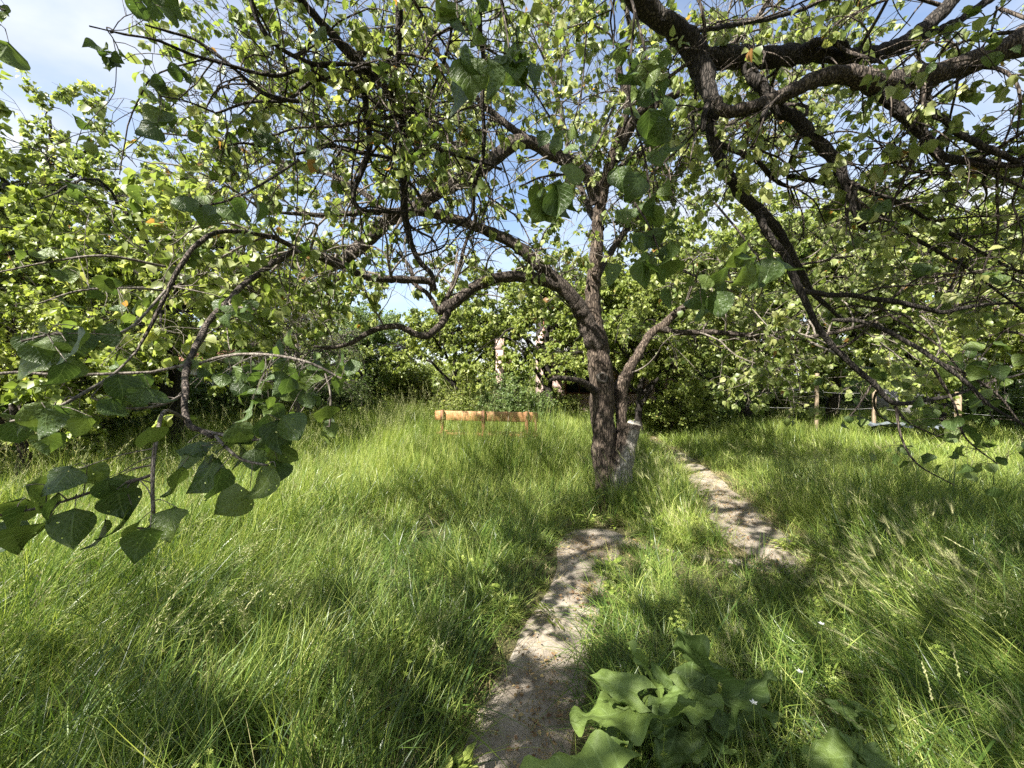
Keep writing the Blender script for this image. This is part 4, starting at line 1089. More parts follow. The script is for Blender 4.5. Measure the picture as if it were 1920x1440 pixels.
# boughs above and behind the camera, out of the frame, carrying the shading canopy
for k, rows in enumerate([
  [[3.6, 1.9, 3.9, .09], [3.0, .9, 4.3, .07], [2.2, -.4, 4.5, .05], [1.2, -1.6, 4.4, .04], [.2, -2.4, 4.1, .02]],
  [[2.4, 1.9, 4.5, .07], [1.6, 1.0, 4.8, .05], [.6, -.2, 4.8, .04], [-.8, -1.2, 4.5, .03], [-2.0, -1.8, 4.0, .015]],
  [[.2, 1.6, 4.8, .05], [-.8, .6, 4.6, .04], [-1.9, -.4, 4.2, .03], [-3.0, -1.0, 3.8, .015]],
  [[4.6, 1.6, 2.0, .10], [4.3, .6, 3.0, .08], [3.6, -.5, 3.7, .06], [2.6, -1.6, 4.0, .04], [1.6, -2.4, 3.8, .02]],
  [[1.2, 1.9, 4.75, .06], [-.4, .3, 4.9, .05], [-2.2, -.9, 4.7, .04], [-4.0, -1.6, 4.2, .03], [-5.2, -2.0, 3.6, .015]],
  [[-1.4, 1.2, 4.75, .045], [-2.8, .2, 4.6, .035], [-4.2, -.4, 4.2, .025], [-5.6, -.8, 3.6, .012]]]):
    v, t, C, Rr = gnarled_limb(np.array(rows), 60, 12, .14, .03, 90. + k)
    link('limb', mk_mesh('limb', v - nroot, t, M_bark), near)
    limbs_n.append((C, Rr))
def low_n(c):
    e = c[:, -1]; px, py, d = project(e)
    ok = e[:, 2] > 0.75
    ok &= ~((px > 380) & (px < 1500) & (py > 560) & (py < 1440) & (d > 0))
    ok &= ~((py > 900) & (d > 0))
    ok &= ~((px > 1400) & (py > 610) & (d > 0) & (rn.random(len(px)) < .8))
    ok &= ~((px < 330) & (py > 330) & (d > 0) & (py < 1500) & (px > -50))
    return ok
wtn = np.ones(len(limbs_n)); wtn[1:6] = .35; wtn[0] = .1; wtn[6] = .6
wtn = wtn[:n_vis]
mb, (p0, p, X, Y, Z, s) = grow_canopy(limbs_n[:n_vis], nroot, rn, 280, 1050, 3200, 6000, L1=(.4, 1.2), L2=(.2, .6), L3=(.08, .28), up=.15, dmin=1.9, low=low_n, weight=wtn, leafsize=(.042, .074), n1_up=.1)
mb2, lv2 = grow_canopy(limbs_n[n_vis:], nroot, rn, 180, 900, 2800, 13000, L1=(.5, 1.3), L2=(.3, .7), L3=(.1, .3), up=.2, dmin=2.5, leafsize=(.075, .12))
for v_, t_, c_ in zip(mb2.v, mb2.t, mb2.c): mb.add(v_, t_ - t_.min() + 0, c_[0])
p0, p, X, Y, Z, s = [np.concatenate(z) for z in zip((p0, p, X, Y, Z, s), lv2)]
specs_n = [
 dict(c=(1035, 365), d=1.1, n=13, s=(65, 38), l=58, tw=[(1150, 200, 1.9, 5), (1120, 270, 1.5, 4), (1080, 320, 1.2, 4), (1020, 330, 1.1, 4), (975, 350, 1.1, 3)]),
 dict(c=(945, 115), d=1.05, n=17, s=(85, 60), l=68, tw=[(900, -160, 1.3, 6), (930, -40, 1.15, 5), (950, 60, 1.05, 4), (960, 130, 1.05, 3)]),
 dict(c=(850, 30), d=1.3, n=8, s=(60, 40), l=50, tw=[(820, -160, 1.5, 5), (850, -40, 1.35, 4), (860, 50, 1.3, 3)]),
 dict(c=(1215, 160), d=1.45, n=15, s=(50, 90), l=46, tw=[(1150, -120, 1.7, 5), (1190, 20, 1.5, 5), (1215, 120, 1.45, 4), (1230, 230, 1.45, 3)]),
 dict(c=(1215, 340), d=1.5, n=20, s=(50, 100), l=44, tw=[(1190, 20, 1.5, 5), (1180, 180, 1.5, 4), (1210, 300, 1.5, 4), (1225, 430, 1.5, 3)]),
 dict(c=(1220, 470), d=1.35, n=13, s=(60, 50), l=48, tw=[(1190, 380, 1.45, 4), (1215, 420, 1.4, 4), (1240, 480, 1.35, 3)]),
 dict(c=(1310, 545), d=1.4, n=12, s=(95, 40), l=46, tw=[(1225, 430, 1.5, 4), (1260, 490, 1.45, 4), (1310, 520, 1.4, 4), (1380, 530, 1.4, 3)]),
 dict(c=(1425, 515), d=1.2, n=8, s=(60, 42), l=58, tw=[(1340, 380, 1.5, 4), (1390, 440, 1.3, 4), (1425, 490, 1.2, 3)]),
 dict(c=(420, 400), d=1.45, n=14, s=(95, 35), l=46, tw=[(560, 300, 2.0, 5), (500, 340, 1.7, 4), (430, 375, 1.5, 4), (360, 390, 1.45, 3)]),
 dict(c=(1150, 100), d=1.3, n=4, s=(24, 22), l=42, tw=[(1120, -80, 1.5, 4), (1150, 20, 1.35, 3), (1150, 90, 1.3, 3)], face=-1.),
 dict(c=(1070, 260), d=1.6, n=8, s=(60, 40), l=38, tw=[(1100, 60, 1.9, 4), (1090, 170, 1.7, 3), (1070, 250, 1.6, 3)]),
 dict(c=(300, 205), d=1.7, n=11, s=(45, 55), l=38, tw=[(400, 210, 2.2, 4), (350, 190, 1.9, 3), (300, 180, 1.7, 3)]),
 dict(c=(290, 15), d=1.6, n=9, s=(65, 25), l=40, tw=[(400, -80, 2.0, 4), (330, -20, 1.7, 3), (250, 5, 1.6, 3)]),
 dict(c=(5, 105), d=.9, n=0, s=(1, 1), l=72, pts=[(6, 100)], tw=[(-120, -60, 1.0, 6), (-40, 20, .95, 5), (-5, 60, .9, 4)]),
 dict(c=(0, 20), d=.95, n=3, s=(14, 24), l=24, tw=[(-60, -40, 1.0, 4), (-20, 5, .95, 4), (10, 20, .95, 3)]),
 dict(c=(1820, 850), d=2.3, n=26, s=(105, 55), l=24, tw=[(1750, 690, 2.3, 6), (1790, 760, 2.3, 4), (1810, 820, 2.3, 3), (1870, 870, 2.3, 2)]),
 dict(c=(1850, 700), d=2.2, n=26, s=(90, 100), l=26, tw=[(1760, 680, 2.2, 6), (1810, 700, 2.2, 5), (1870, 740, 2.2, 4), (1910, 790, 2.2, 3)]),
 dict(c=(1740, 790), d=2.4, n=12, s=(60, 40), l=24, tw=[(1678, 762, 2.4, 6), (1700, 790, 2.4, 4), (1740, 810, 2.4, 3), (1790, 830, 2.4, 2)]),
 dict(c=(1600, 790), d=2.5, n=7, s=(40, 14), l=22, tw=[(1635, 720, 2.4, 5), (1610, 760, 2.45, 3), (1590, 785, 2.5, 2)]),
 dict(c=(1690, 860), d=2.3, n=5, s=(60, 30), l=22, tw=[(1680, 762, 2.4, 5), (1690, 820, 2.35, 4), (1720, 870, 2.3, 3), (1790, 910, 2.3, 2)]),
]
q = sprays_to_tree(near, specs_n, rn, mb, nroot)
n_sp = len(q[0]); print('near spray leaves', n_sp)
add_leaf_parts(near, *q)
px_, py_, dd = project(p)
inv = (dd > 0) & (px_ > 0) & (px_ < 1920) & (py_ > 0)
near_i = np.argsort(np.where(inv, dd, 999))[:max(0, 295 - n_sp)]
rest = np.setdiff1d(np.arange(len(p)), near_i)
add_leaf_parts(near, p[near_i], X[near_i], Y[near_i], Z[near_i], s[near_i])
leaves_to_mesh(p[rest], X[rest], Y[rest], Z[rest], s[rest], TL8, nroot, rn, M_leaf, 'crown', near)
cc = np.stack([p0, (p0 + p) / 2, p], 1); v, t = batch_tubes(cc, np.full(cc.shape[:2], .0009), 3)
mb.add(v - nroot, t)
o = mb.build('twigs', M_bark, near, smooth=True); o['kind'] = 'stuff'
# ======================= other trees: five built kinds, copied with their parts
def make_bg_tree(seed, h, cr, low, nl, n1=46, n2=420, n3=1700, nleaf=9000, leaf=(.06, .10), mat=M_leaf, bark=M_bark_dark, lean=0.0, upr=.35, tpl=TL4, sides=10):
    rg = np.random.default_rng(seed)
    top = np.array([lean, lean * .4, h * .72])
    tr = np.array([[0, 0, -.1, .2], [0.02, 0, .25, .14], [lean * .2 + .06, .03, h * .2, .115], [lean * .5 - .05, 0.05, h * .42, .085], [top[0], top[1], top[2], .05], [top[0] * 1.1 + .1, top[1], h * .93, .015]])
    tr[:, 3] *= h / 5.5
    v, t, C, Rr = gnarled_limb(tr, 50, sides, .12, .03, seed * 1.3)
    trunk = MB(); trunk.add(v, t)
    limbs = [(C[18:], Rr[18:])]
    for k in range(nl):
        a = 2 * math.pi * (k + rg.uniform(-.3, .3)) / nl
        f = rg.uniform(.22, .85); i = int(f * 48)
        st = C[i]; e = cr * rg.uniform(.75, 1.1) * (1 - .45 * max(0, f - .45))
        z1 = min(h * .97, max(low, st[2] + rg.uniform(.1, .5) * (h - st[2]) + rg.uniform(-.3, .3)))
        z2 = z1 + rg.uniform(-.9, .1) * cr * .4
        z2 = max(low, z2)
        dr = np.array([math.cos(a), math.sin(a), 0])
        rows = np.array([[*st, Rr[i] * .7], [*(st + dr * e * .35 + [0, 0, (z1 - st[2]) * .65]), Rr[i] * .45], [*(np.array([st[0], st[1], 0]) + dr * e * .7 + [0, 0, z1]), Rr[i] * .3], [*(np.array([st[0], st[1], 0]) + dr * e + [0, 0, z2]), .008]])
        v, t, c_, r_ = gnarled_limb(rows, 30, 7, .12, .05, seed + k * 2.2)
        trunk.add(v, t); limbs.append((c_, r_))
    K = 30
    LC = np.array([resample(np.c_[c, r], K) for c, r in limbs])
    c1, r1 = children(LC[:, :, :3], LC[:, :, 3], n1 * 3, 9, (cr * .25, cr * .6), rg, up=upr, wander=.35, grav=.3, rf=.5, rmax=.02, rtip=.003)
    ok = c1[:, -1, 2] > low * .8; c1, r1 = c1[ok], r1[ok]
    c2, r2 = children(c1, r1, n2, 7, (cr * .12, cr * .34), rg, up=upr * .5, wander=.4, grav=.35, rf=.6, rmax=.008, rtip=.002)
    ok = c2[:, -1, 2] > low * .7; c2, r2 = c2[ok], r2[ok]
    c3, r3 = children(c2, r2, n3, 4, (.1, .35), rg, up=.1, wander=.4, grav=.3, rf=.7, rmax=.004, rtip=.0018)
    for c_, r_, s in ((c1, r1, 5), (c2, r2, 4), (c3, r3, 3)):
        v, t = batch_tubes(c_, r_, s); trunk.add(v, t)
    _, p, X, Y, Z, s = leaves_on(c3, nleaf, rg, leaf, t0=.2, cluster=3, off=.06)
    v, t = scatter(tpl, p, X, Y, Z, s, rg.uniform(.85, 1.15, len(p)))
    patch = np.array([mnoise.noise(Vector(q * .8)) for q in p]) * .3
    tint = np.clip(rg.beta(2.6, 2.4, len(p)) + patch, 0, .97)
    tint[rg.random(len(p)) < .01] = 1.0
    me_l = mk_mesh('crown', v, t, mat, np.repeat(tint, len(tpl[0])))
    me_t = mk_mesh('trunk', np.concatenate(trunk.v), np.concatenate(trunk.t), bark)
    return me_t, me_l
def place_tree(kind, px, d, sc, rz, name, label, cat, group=None, mat=None, zs=1.0):
    c = P(px, 705, d)
    r = empty(name, (c[0], c[1], 0), rz)
    r.scale = (sc, sc, sc * zs)
    tag(r, label, cat, group)
    link('trunk', kind[0], r)
    o = link('crown', kind[1], r); o['kind'] = 'stuff'
    return r
K_round = make_bg_tree(3, 6.0, 2.6, 1.0, 12, nleaf=30000, leaf=(.075, .125))
K_tall = make_bg_tree(8, 7.6, 2.3, 1.3, 14, nleaf=32000, leaf=(.07, .12), upr=.6)
K_gold = make_bg_tree(14, 5.6, 2.9, .7, 13, nleaf=32000, leaf=(.075, .125), mat=M_leaf_gold)
K_wide = make_bg_tree(19, 4.8, 2.9, .9, 12, nleaf=26000, leaf=(.07, .12), mat=M_leaf_gold, bark=M_bark)
K_shrub = make_bg_tree(27, 2.5, 1.5, .15, 10, n1=40, n2=500, n3=2200, nleaf=16000, leaf=(.06, .10), mat=M_leaf_blue)
K_shrub2 = (K_shrub[0], K_shrub[1].copy()); K_shrub2[1].materials[0] = M_leaf_gold
K_bare = make_bg_tree(33, 4.2, 2.0, .6, 12, n1=50, n2=700, n3=2400, nleaf=3000, leaf=(.04, .07), bark=M_twig)
K_blue = make_bg_tree(41, 4.6, 1.7, .5, 12, nleaf=24000, leaf=(.07, .12), mat=M_leaf_blue, tpl=TLN, upr=.7)
tree_list = [
 (K_tall, 95, 8.6, 1.0, 0.3, 'tall_tree', 'tallest leafy tree rising against the cloud at far left', 'tree'),
 (K_round, -120, 6.4, .85, 1.7, 'leafy_tree', 'full leafy tree at the left edge behind the hanging sprays', 'tree'),
 (K_gold, 330, 7.6, .95, 2.4, 'leafy_tree', 'yellow green tree with dark stems in front of the white shed', 'tree'),
 (K_wide, 30, 5.2, .62, 0.9, 'leafy_tree', 'low spreading tree with bright leaves at the left edge', 'tree'),
 (K_bare, 560, 11.0, .95, 2.2, 'twiggy_tree', 'grey twiggy thinly leaved tree left of the open sky gap', 'tree'),
 (K_blue, 690, 14.0, .95, 0.2, 'narrow_leaved_tree', 'cool green narrow leaved tree under the open sky gap', 'tree'),
 (K_gold, 850, 13.5, .82, 4.0, 'leafy_tree', 'bright yellow green tree behind the bench, left of the pink pillar', 'tree'),
 (K_gold, 1030, 12.6, .98, 1.1, 'leafy_tree', 'tall yellow green tree covering the pink house, left of the trunk', 'tree'),
 (K_gold, 1240, 11.5, 1.05, 2.0, 'leafy_tree', 'bright tree just right of the main trunk, behind its side stem', 'tree'),
 (K_round, 1400, 12.5, 1.15, 2.9, 'leafy_tree', 'leafy tree above the concrete wall on the right', 'tree'),
 (K_gold, 1560, 12.0, 1.3, 5.3, 'leafy_tree', 'broad tree behind the two thin stakes', 'tree'),
 (K_gold, 1760, 10.5, 1.15, .4, 'leafy_tree', 'full tree behind the third stake on the right', 'tree'),
 (K_tall, 1960, 9.0, .8, 1.4, 'leafy_tree', 'dense darker tree at the right edge below the brown roof', 'tree'),
 (K_wide, 2120, 6.4, .85, 5.0, 'leafy_tree', 'spreading tree leaning in from beyond the right edge', 'tree'),
 (K_round, 560, 18.0, 1.0, .9, 'leafy_tree', 'distant round crowned tree behind the twiggy tree', 'tree'),
 (K_round, 1210, 21.0, 1.15, 3.9, 'leafy_tree', 'distant tree showing above the pink house to the right of the trunk', 'tree'),
 (K_tall, 1640, 20.0, 1.0, 3.3, 'leafy_tree', 'distant tall tree between the stakes, above the grey wall', 'tree'),
 (K_round, 200, 14.0, 1.05, 4.8, 'leafy_tree', 'dark tree behind the tallest tree at far left', 'tree'),
 (K_gold, 1200, 9.8, .70, 3.5, 'leafy_tree', 'small yellow green tree just behind the forked trunk', 'tree'),
]
for a_ in tree_list:
    place_tree(*a_)
shrubs = [(-60, 6.2, 1.0), (60, 7.6, .95), (160, 9.0, .95), (255, 11.5, .8), (420, 10.5, .8), (500, 13.0, .95), (640, 13.5, .9), (745, 15.5, 1.0), (800, 17.5, 1.1), (880, 12.4, .72), (965, 10.9, .62),
          (1040, 13.5, .6), (1262, 10.2, .62), (1330, 11.5, .75), (1440, 13.5, .8), (1570, 16.5, .8), (1690, 18.0, 1.1), (1810, 13.5, .75), (1900, 10.5, .8), (2000, 12.0, 1.0)]
where = ['at the far left edge of the meadow', 'second from the left edge, in deep shade', 'below the tallest tree on the left', 'beside the tan stake on the left', 'just right of the white shed', 'below the twiggy grey tree',
         'left of the bench at the far edge of the grass', 'behind the left end of the bench', 'behind the middle of the bench', 'just left of the pink pillar', 'in front of the pink pillar arm',
         'under the pink house balcony', 'just right of the main trunk at the back', 'at the left end of the grey wall', 'behind the left half of the grey wall', 'behind the first right stake', 'beyond the second right stake', 'behind the third right stake', 'below the white picket fence', 'at the far right edge under the dark tree']
for k, (px, d, s_) in enumerate(shrubs):
    place_tree(K_shrub2 if k in (5, 7, 8, 9, 11, 12, 14, 16, 17) else K_shrub, px, d, s_, k * 1.3, 'bush', 'dense green bush ' + where[k], 'bush', 'bushes along the far edge of the meadow', zs=[.75, .9, .68][k % 3])
# far hedge that reads as one mass behind everything
rf_ = np.random.default_rng(77)
n = 26000
ang = rf_.uniform(-1.05, 1.05, n); rad = rf_.uniform(24, 30, n)
pos = np.stack([rad * np.sin(ang) * 1.2, rad * np.cos(ang) * .9 + 3, np.zeros(n)], 1)
hh = 2.6 + 1.5 * np.array([mnoise.noise(Vector((a_ * 7, 0, 3))) for a_ in ang])
pos[:, 2] = rf_.uniform(0, 1, n) ** .8 * hh
X, Y, Z = leaf_frames(n, rf_)
v, t = scatter(TL4, pos, X, Y, Z, rf_.uniform(.16, .32, n))
o = link('distant_hedge', mk_mesh('distant_hedge', v, t, M_leaf_gold, np.repeat(rf_.beta(2, 2.5, n) * .9, 5)))
tag(o, 'continuous band of distant hedge foliage closing off the garden', 'hedge', kind='stuff')

# ------------------------------------------------------------------ burdock plants
def blade_mesh(L_, W, seed, droop, cup):
    rs = np.random.default_rng(seed)
    nu, nv = 23, 25
    V, UV = [], []
    ph = rs.uniform(0, 6.28, 6)
    for j in range(nv):
        v = j / (nv - 1)
        w = math.sin(math.pi * min(1, (v * .93 + .07)) ** .62) ** .7 * (1 - .25 * v)
        w = max(w, .02)
        for i in range(nu):
            u = (i / (nu - 1)) * 2 - 1
            e = abs(u) ** 2.5
            x = u * w * W * .5 * (1 + .04 * math.sin(v * 23 + ph[0] + (2 if u > 0 else 0)) * e + .02 * math.sin(v * 47 + ph[4]) * e)
            y = v * L_ - abs(u) ** 1.6 * (1 - v) ** 2 * L_ * .32
            z = cup * abs(u) ** 1.3 * W * .30 - droop * v * v * L_ * .5
            s_ = 1.6 if u > 0 else 0
            z += W * e * (.10 * math.sin(v * 11 + ph[1] + s_) + .065 * math.sin(v * 21 + ph[5] + s_ * 2))
            z += W * (.025 * math.sin(u * 7 + ph[2]) * math.sin(v * 11 + ph[3]) + .012 * mnoise.noise(Vector((u * 6, v * 9, seed))))
            z += W * .014 * abs(math.cos(((v - .7 * abs(u)) * 5.5) * math.pi)) * (1 - abs(u) ** 3) * (.3 + abs(u))
            V.append((x, y, z)); UV.append((i / (nu - 1), v))
    ii = np.arange(nu * nv).reshape(nv, nu); a, b, c, d = ii[:-1, :-1].ravel(), ii[:-1, 1:].ravel(), ii[1:, 1:].ravel(), ii[1:, :-1].ravel()
    return np.array(V), np.r_[np.stack([a, b, c], 1), np.stack([a, c, d], 1)], np.array(UV)
def burdock(rootpx, leaves, label, seed0):
    rg = np.random.default_rng(seed0)
    root_w = G(*rootpx, 0.0)
    root = empty('burdock_plant', (root_w[0], root_w[1], 0))
    tag(root, label, 'plant')
    for k, (b, bh, tpx, th, w, roll) in enumerate(leaves):
        B = G(b[0], b[1], bh); T = G(tpx[0], tpx[1], th)
        L_ = np.linalg.norm(T - B); Y = (T - B) / L_
        N = unit(np.array([0, 0, 1.0]) - Y * Y[2]) if abs(Y[2]) < .95 else unit(np.array([0, -1.0, .2]))
        X = unit(np.cross(Y, N))
        c_, s_ = math.cos(roll), math.sin(roll)
        X, N = X * c_ + N * s_, N * c_ - X * s_
        v, t, uv = blade_mesh(L_, L_ * w * 1.08, seed0 + k, rg.uniform(.05, .28), rg.uniform(.05, .35))
        wv = B + v[:, 0:1] * X + v[:, 1:2] * Y + v[:, 2:3] * N - np.array(root.location)
        # thickness: a second skin under the first is not needed on a leaf this thin
        link('leaf', mk_mesh('leaf', wv, t, M_burdock, None, True, uv), root)
        R0 = np.array(root.location)
        mid = (B - R0) * .5 + np.array([0, 0, bh * .35])
        cc = resample(np.array([[0, 0, .0, .011], [*mid, .009], [*(B - R0), .006], [*(B - R0 + Y * L_ * .5), .003]]), 16)
        cc[12:, :3] -= N * .012
        vv, tt = batch_tubes(cc[None, :, :3], cc[None, :, 3], 6)
        link('stalk', mk_mesh('stalk', vv, tt, M_burdock, None), root)
burdock((1235, 1345), [
    ((1150, 1470), .30, (958, 1458), .27, .78, .0),
    ((1205, 1330), .32, (1068, 1345), .26, .95, -.2),
    ((1195, 1300), .36, (1105, 1262), .36, .60, .5),
    ((1222, 1278), .34, (1180, 1202), .52, .85, .2),
    ((1325, 1262), .36, (1275, 1172), .58, .95, -.25),
    ((1245, 1290), .36, (1222, 1240), .44, .8, .9),
    ((1262, 1305), .30, (1222, 1378), .26, .85, .1),
    ((1262, 1312), .34, (1358, 1322), .32, .9, -.1),
    ((1370, 1320), .30, (1450, 1262), .40, .8, .2),
    ((1270, 1370), .22, (1240, 1450), .20, .9, .2),
    ((1300, 1360), .20, (1330, 1430), .14, .8, -.3),
    ((1180, 1360), .22, (1120, 1398), .14, .9, .1),
    ((1390, 1330), .22, (1470, 1340), .2, .9, .2),
    ((1290, 1290), .30, (1350, 1250), .34, .8, -.5),
    ((1215, 1345), .26, (1160, 1380), .20, .85, .3),
    ((1330, 1340), .24, (1400, 1372), .18, .85, -.3),
    ((1240, 1320), .38, (1290, 1285), .42, .75, .4),
    ((1300, 1400), .20, (1250, 1430), .18, .9, -.2),
    ((1180, 1320), .33, (1130, 1312), .30, .75, -.5),
    ((1340, 1390), .20, (1390, 1420), .16, .9, .3)],
    'large burdock plant with broad wavy leaves beside the path at bottom centre', 300)
burdock((1600, 1420), [
    ((1600, 1345), .22, (1545, 1310), .24, .9, .1),
    ((1610, 1330), .26, (1690, 1370), .2, .7, .3),
    ((1600, 1420), .25, (1500, 1418), .22, .9, .2),
    ((1620, 1425), .25, (1700, 1440), .2, .9, -.2),
    ((1600, 1440), .25, (1600, 1480), .2, .9, -.2)],
    'half hidden burdock plant under laid over grass at bottom right', 340)

# ------------------------------------------------------------------ grass and herbs
def blade_strip(base, h, az, lean, w, segs, curve, rg, twist=0.3):
    """one grass blade: verts, tris"""
    d = np.array([math.cos(az), math.sin(az), 0]); s = np.array([-math.sin(az + twist), math.cos(az + twist), 0])
    V = []
    p = np.array(base, float); th = lean
    st = h / segs
    for k in range(segs + 1):
        f = k / segs
        ww = w * (1 - f ** 1.7) * (0.6 + .8 * min(f * 3, 1) * .5)
        if k == segs:
            V.append(p.copy())
        else:
            V.append(p - s * ww * .5); V.append(p + s * ww * .5)
        p = p + st * (d * math.sin(th) + np.array([0, 0, math.cos(th)]))
        th += curve / segs
    T = []
    for k in range(segs - 1):
        a = 2 * k; T += [(a, a + 1, a + 3), (a, a + 3, a + 2)]
    a = 2 * (segs - 1); T.append((a, a + 1, a + 2))
    return V, T
def tuft(seed, n, rad, h, w, segs, spread=.35, curve=(.2, 1.3), tint=(.15, .8), mat=None, name='tuft'):
    rg = np.random.default_rng(seed); m = MB()
    for _ in range(n):
        r = rad * math.sqrt(rg.random()); a = rg.uniform(0, 6.283)
        hh = h * rg.uniform(.45, 1.1)
        v, t = blade_strip((r * math.cos(a), r * math.sin(a), -.02), hh, rg.uniform(0, 6.283), abs(rg.normal()) * spread, w * rg.uniform(.6, 1.3), segs, rg.uniform(*curve), rg, rg.uniform(-.8, .8))
        m.add(v, t, rg.uniform(*tint))
    me = mk_mesh(name, np.concatenate(m.v), np.concatenate(m.t), mat or M_grass, np.concatenate(m.c))
    return me
def stalks(seed, n, rad, h, kind, mat_s, mat_h):
    rg = np.random.default_rng(seed); m = MB()
    hd = MB()
    for _ in range(n):
        r = rad * math.sqrt(rg.random()); a = rg.uniform(0, 6.283); hh = h * rg.uniform(.75, 1.15)
        az = rg.uniform(0, 6.283); lean = abs(rg.normal()) * .14; cv = rg.uniform(.1, .5)
        d = np.array([math.cos(az), math.sin(az), 0]); p = np.array([r * math.cos(a), r * math.sin(a), -.02]); pts = []; th = lean
        for k in range(9):
            pts.append(p.copy()); p = p + hh / 8 * (d * math.sin(th) + np.array([0, 0, math.cos(th)])); th += cv / 8 * (2.2 if kind == 'barley' and k > 5 else 1)
        pts = np.array(pts)
        v, t = batch_tubes(pts[None], np.linspace(.0015, .0006, 9)[None], 3); m.add(v, t, .5)
        dr = unit(pts[-1] - pts[-2])
        if kind == 'panicle':
            for k in range(34):
                f = k / 34; c = pts[-1] - dr * (.16 * (1 - f)); o = unit(rg.normal(size=3) + dr * .8) * rg.uniform(.008, .04) * (1 - f * .7)
                e = c + o; s = .0035; q_ = unit(rg.normal(size=3)) * s * .6
                m2 = [e - q_, e + q_, e + unit(o + dr * .02) * s * 2.6]
                hd.add([c, e + q_ * .3, e - q_ * .3], [(0, 1, 2)], .4); hd.add(m2, [(0, 1, 2)], rg.uniform(.2, 1))
        elif kind == 'spike':
            for k in range(26):
                f = k / 26; c = pts[-1] - dr * (.11 * (1 - f)); o = unit(np.cross(dr, rg.normal(size=3))) * .0042
                hd.add([c - dr * .002, c + o + dr * .004, c + dr * .013, c + o * .2], [(0, 1, 2), (0, 2, 3)], rg.uniform(.2, 1))
        else:
            for k in range(18):       # wild barley: long stiff awns
                f = k / 30; c = pts[-1] - dr * (.075 * (1 - f)); o = unit(np.cross(dr, rg.normal(size=3)))
                hd.add([c, c + o * .0035 + dr * .006, c + dr * .013], [(0, 1, 2)], rg.uniform(.1, .8))
                e = c + dr * rg.uniform(.05, .085) + o * rg.uniform(.012, .03); q_ = np.cross(o, dr) * .0007
                hd.add([c + o * .002 - q_, c + o * .002 + q_, e], [(0, 1, 2)], rg.uniform(.2, 1))
        # one or two leaves on the stem
        for _k in range(2):
            i = rg.integers(1, 5); v, t = blade_strip(pts[i], rg.uniform(.12, .25), rg.uniform(0, 6.28), .5, .005, 4, 1.2, rg); m.add(v, t, rg.uniform(.3, .9))
    me = bpy.data.meshes.new(kind)
    V = np.concatenate(m.v + hd.v); T = np.concatenate([np.concatenate(m.t), np.concatenate(hd.t) + m.n]); c = np.concatenate(m.c + hd.c)
    me = mk_mesh(kind, V, T, mat_s, c); me.materials.append(mat_h)
    nt = sum(len(x) for x in m.t)
    me.polygons.foreach_set('material_index', np.r_[np.zeros(nt, int), np.ones(len(T) - nt, int)].astype(np.int32))
    return me
def cleaver(seed):
    rg = np.random.default_rng(seed); m = MB()
    for _ in range(5):
        az = rg.uniform(0, 6.28); d = np.array([math.cos(az), math.sin(az), 0]); p = np.array([rg.normal() * .03, rg.normal() * .03, 0]); th = rg.uniform(.1, .5)
        n = 8; pts = []
        for k in range(n):
            pts.append(p.copy()); p = p + .042 * (d * math.sin(th) + np.array([0, 0, math.cos(th)])) + rg.normal(size=3) * .004; th += .04
        pts = np.array(pts); v, t = batch_tubes(pts[None], np.full((1, n), .0012), 3); m.add(v, t, .5)
        for k in range(1, n):
            dr = unit(pts[k] - pts[k - 1]); u = unit(np.cross(dr, [0.3, 1, .2])); w = np.cross(dr, u)
            for j in range(7):
                a = j * 6.283 / 7 + k; o = u * math.cos(a) + w * math.sin(a); s = np.cross(dr, o)
                ln = .021 * (1 - k / n * .45)
                e = pts[k] + o * ln + dr * ln * .25; mid = pts[k] + o * ln * .6 + dr * ln * .2
                m.add([pts[k], mid - s * .0022, mid + s * .0022, e], [(0, 2, 1), (1, 2, 3)], rg.uniform(.3, .9))
    return mk_mesh('cleaver_stem', np.concatenate(m.v), np.concatenate(m.t), M_grass2, np.concatenate(m.c))
def weed(seed, flowers=False):
    rg = np.random.default_rng(seed); m = MB()
    pos = []
    n = 22
    z = rg.uniform(.02, .16, n); a = rg.uniform(0, 6.283, n); r = rg.uniform(.01, .09, n)
    pos = np.stack([r * np.cos(a), r * np.sin(a), z], 1)
    Y = unit(np.stack([np.cos(a), np.sin(a), rg.uniform(-.1, .7, n)], 1)); Zr = np.tile([0, 0, 1.], (n, 1)); Z = unit(Zr - (Zr * Y).sum(1, keepdims=True) * Y); X = np.cross(Y, Z)
    v, t = scatter(TL8, pos, X, Y, Z, rg.uniform(.03, .075, n), rg.uniform(.6, 1.0, n)); m.add(v, t)
    m.c[-1] = np.repeat(rg.uniform(.2, .9, n), 8)
    cc = np.stack([pos * [0, 0, 0], pos * [.6, .6, .8], pos], 1); v, t = batch_tubes(cc, np.full(cc.shape[:2], .0012), 3); m.add(v, t, .5)
    return mk_mesh('weed', np.concatenate(m.v), np.concatenate(m.t), M_grass2, np.concatenate(m.c))

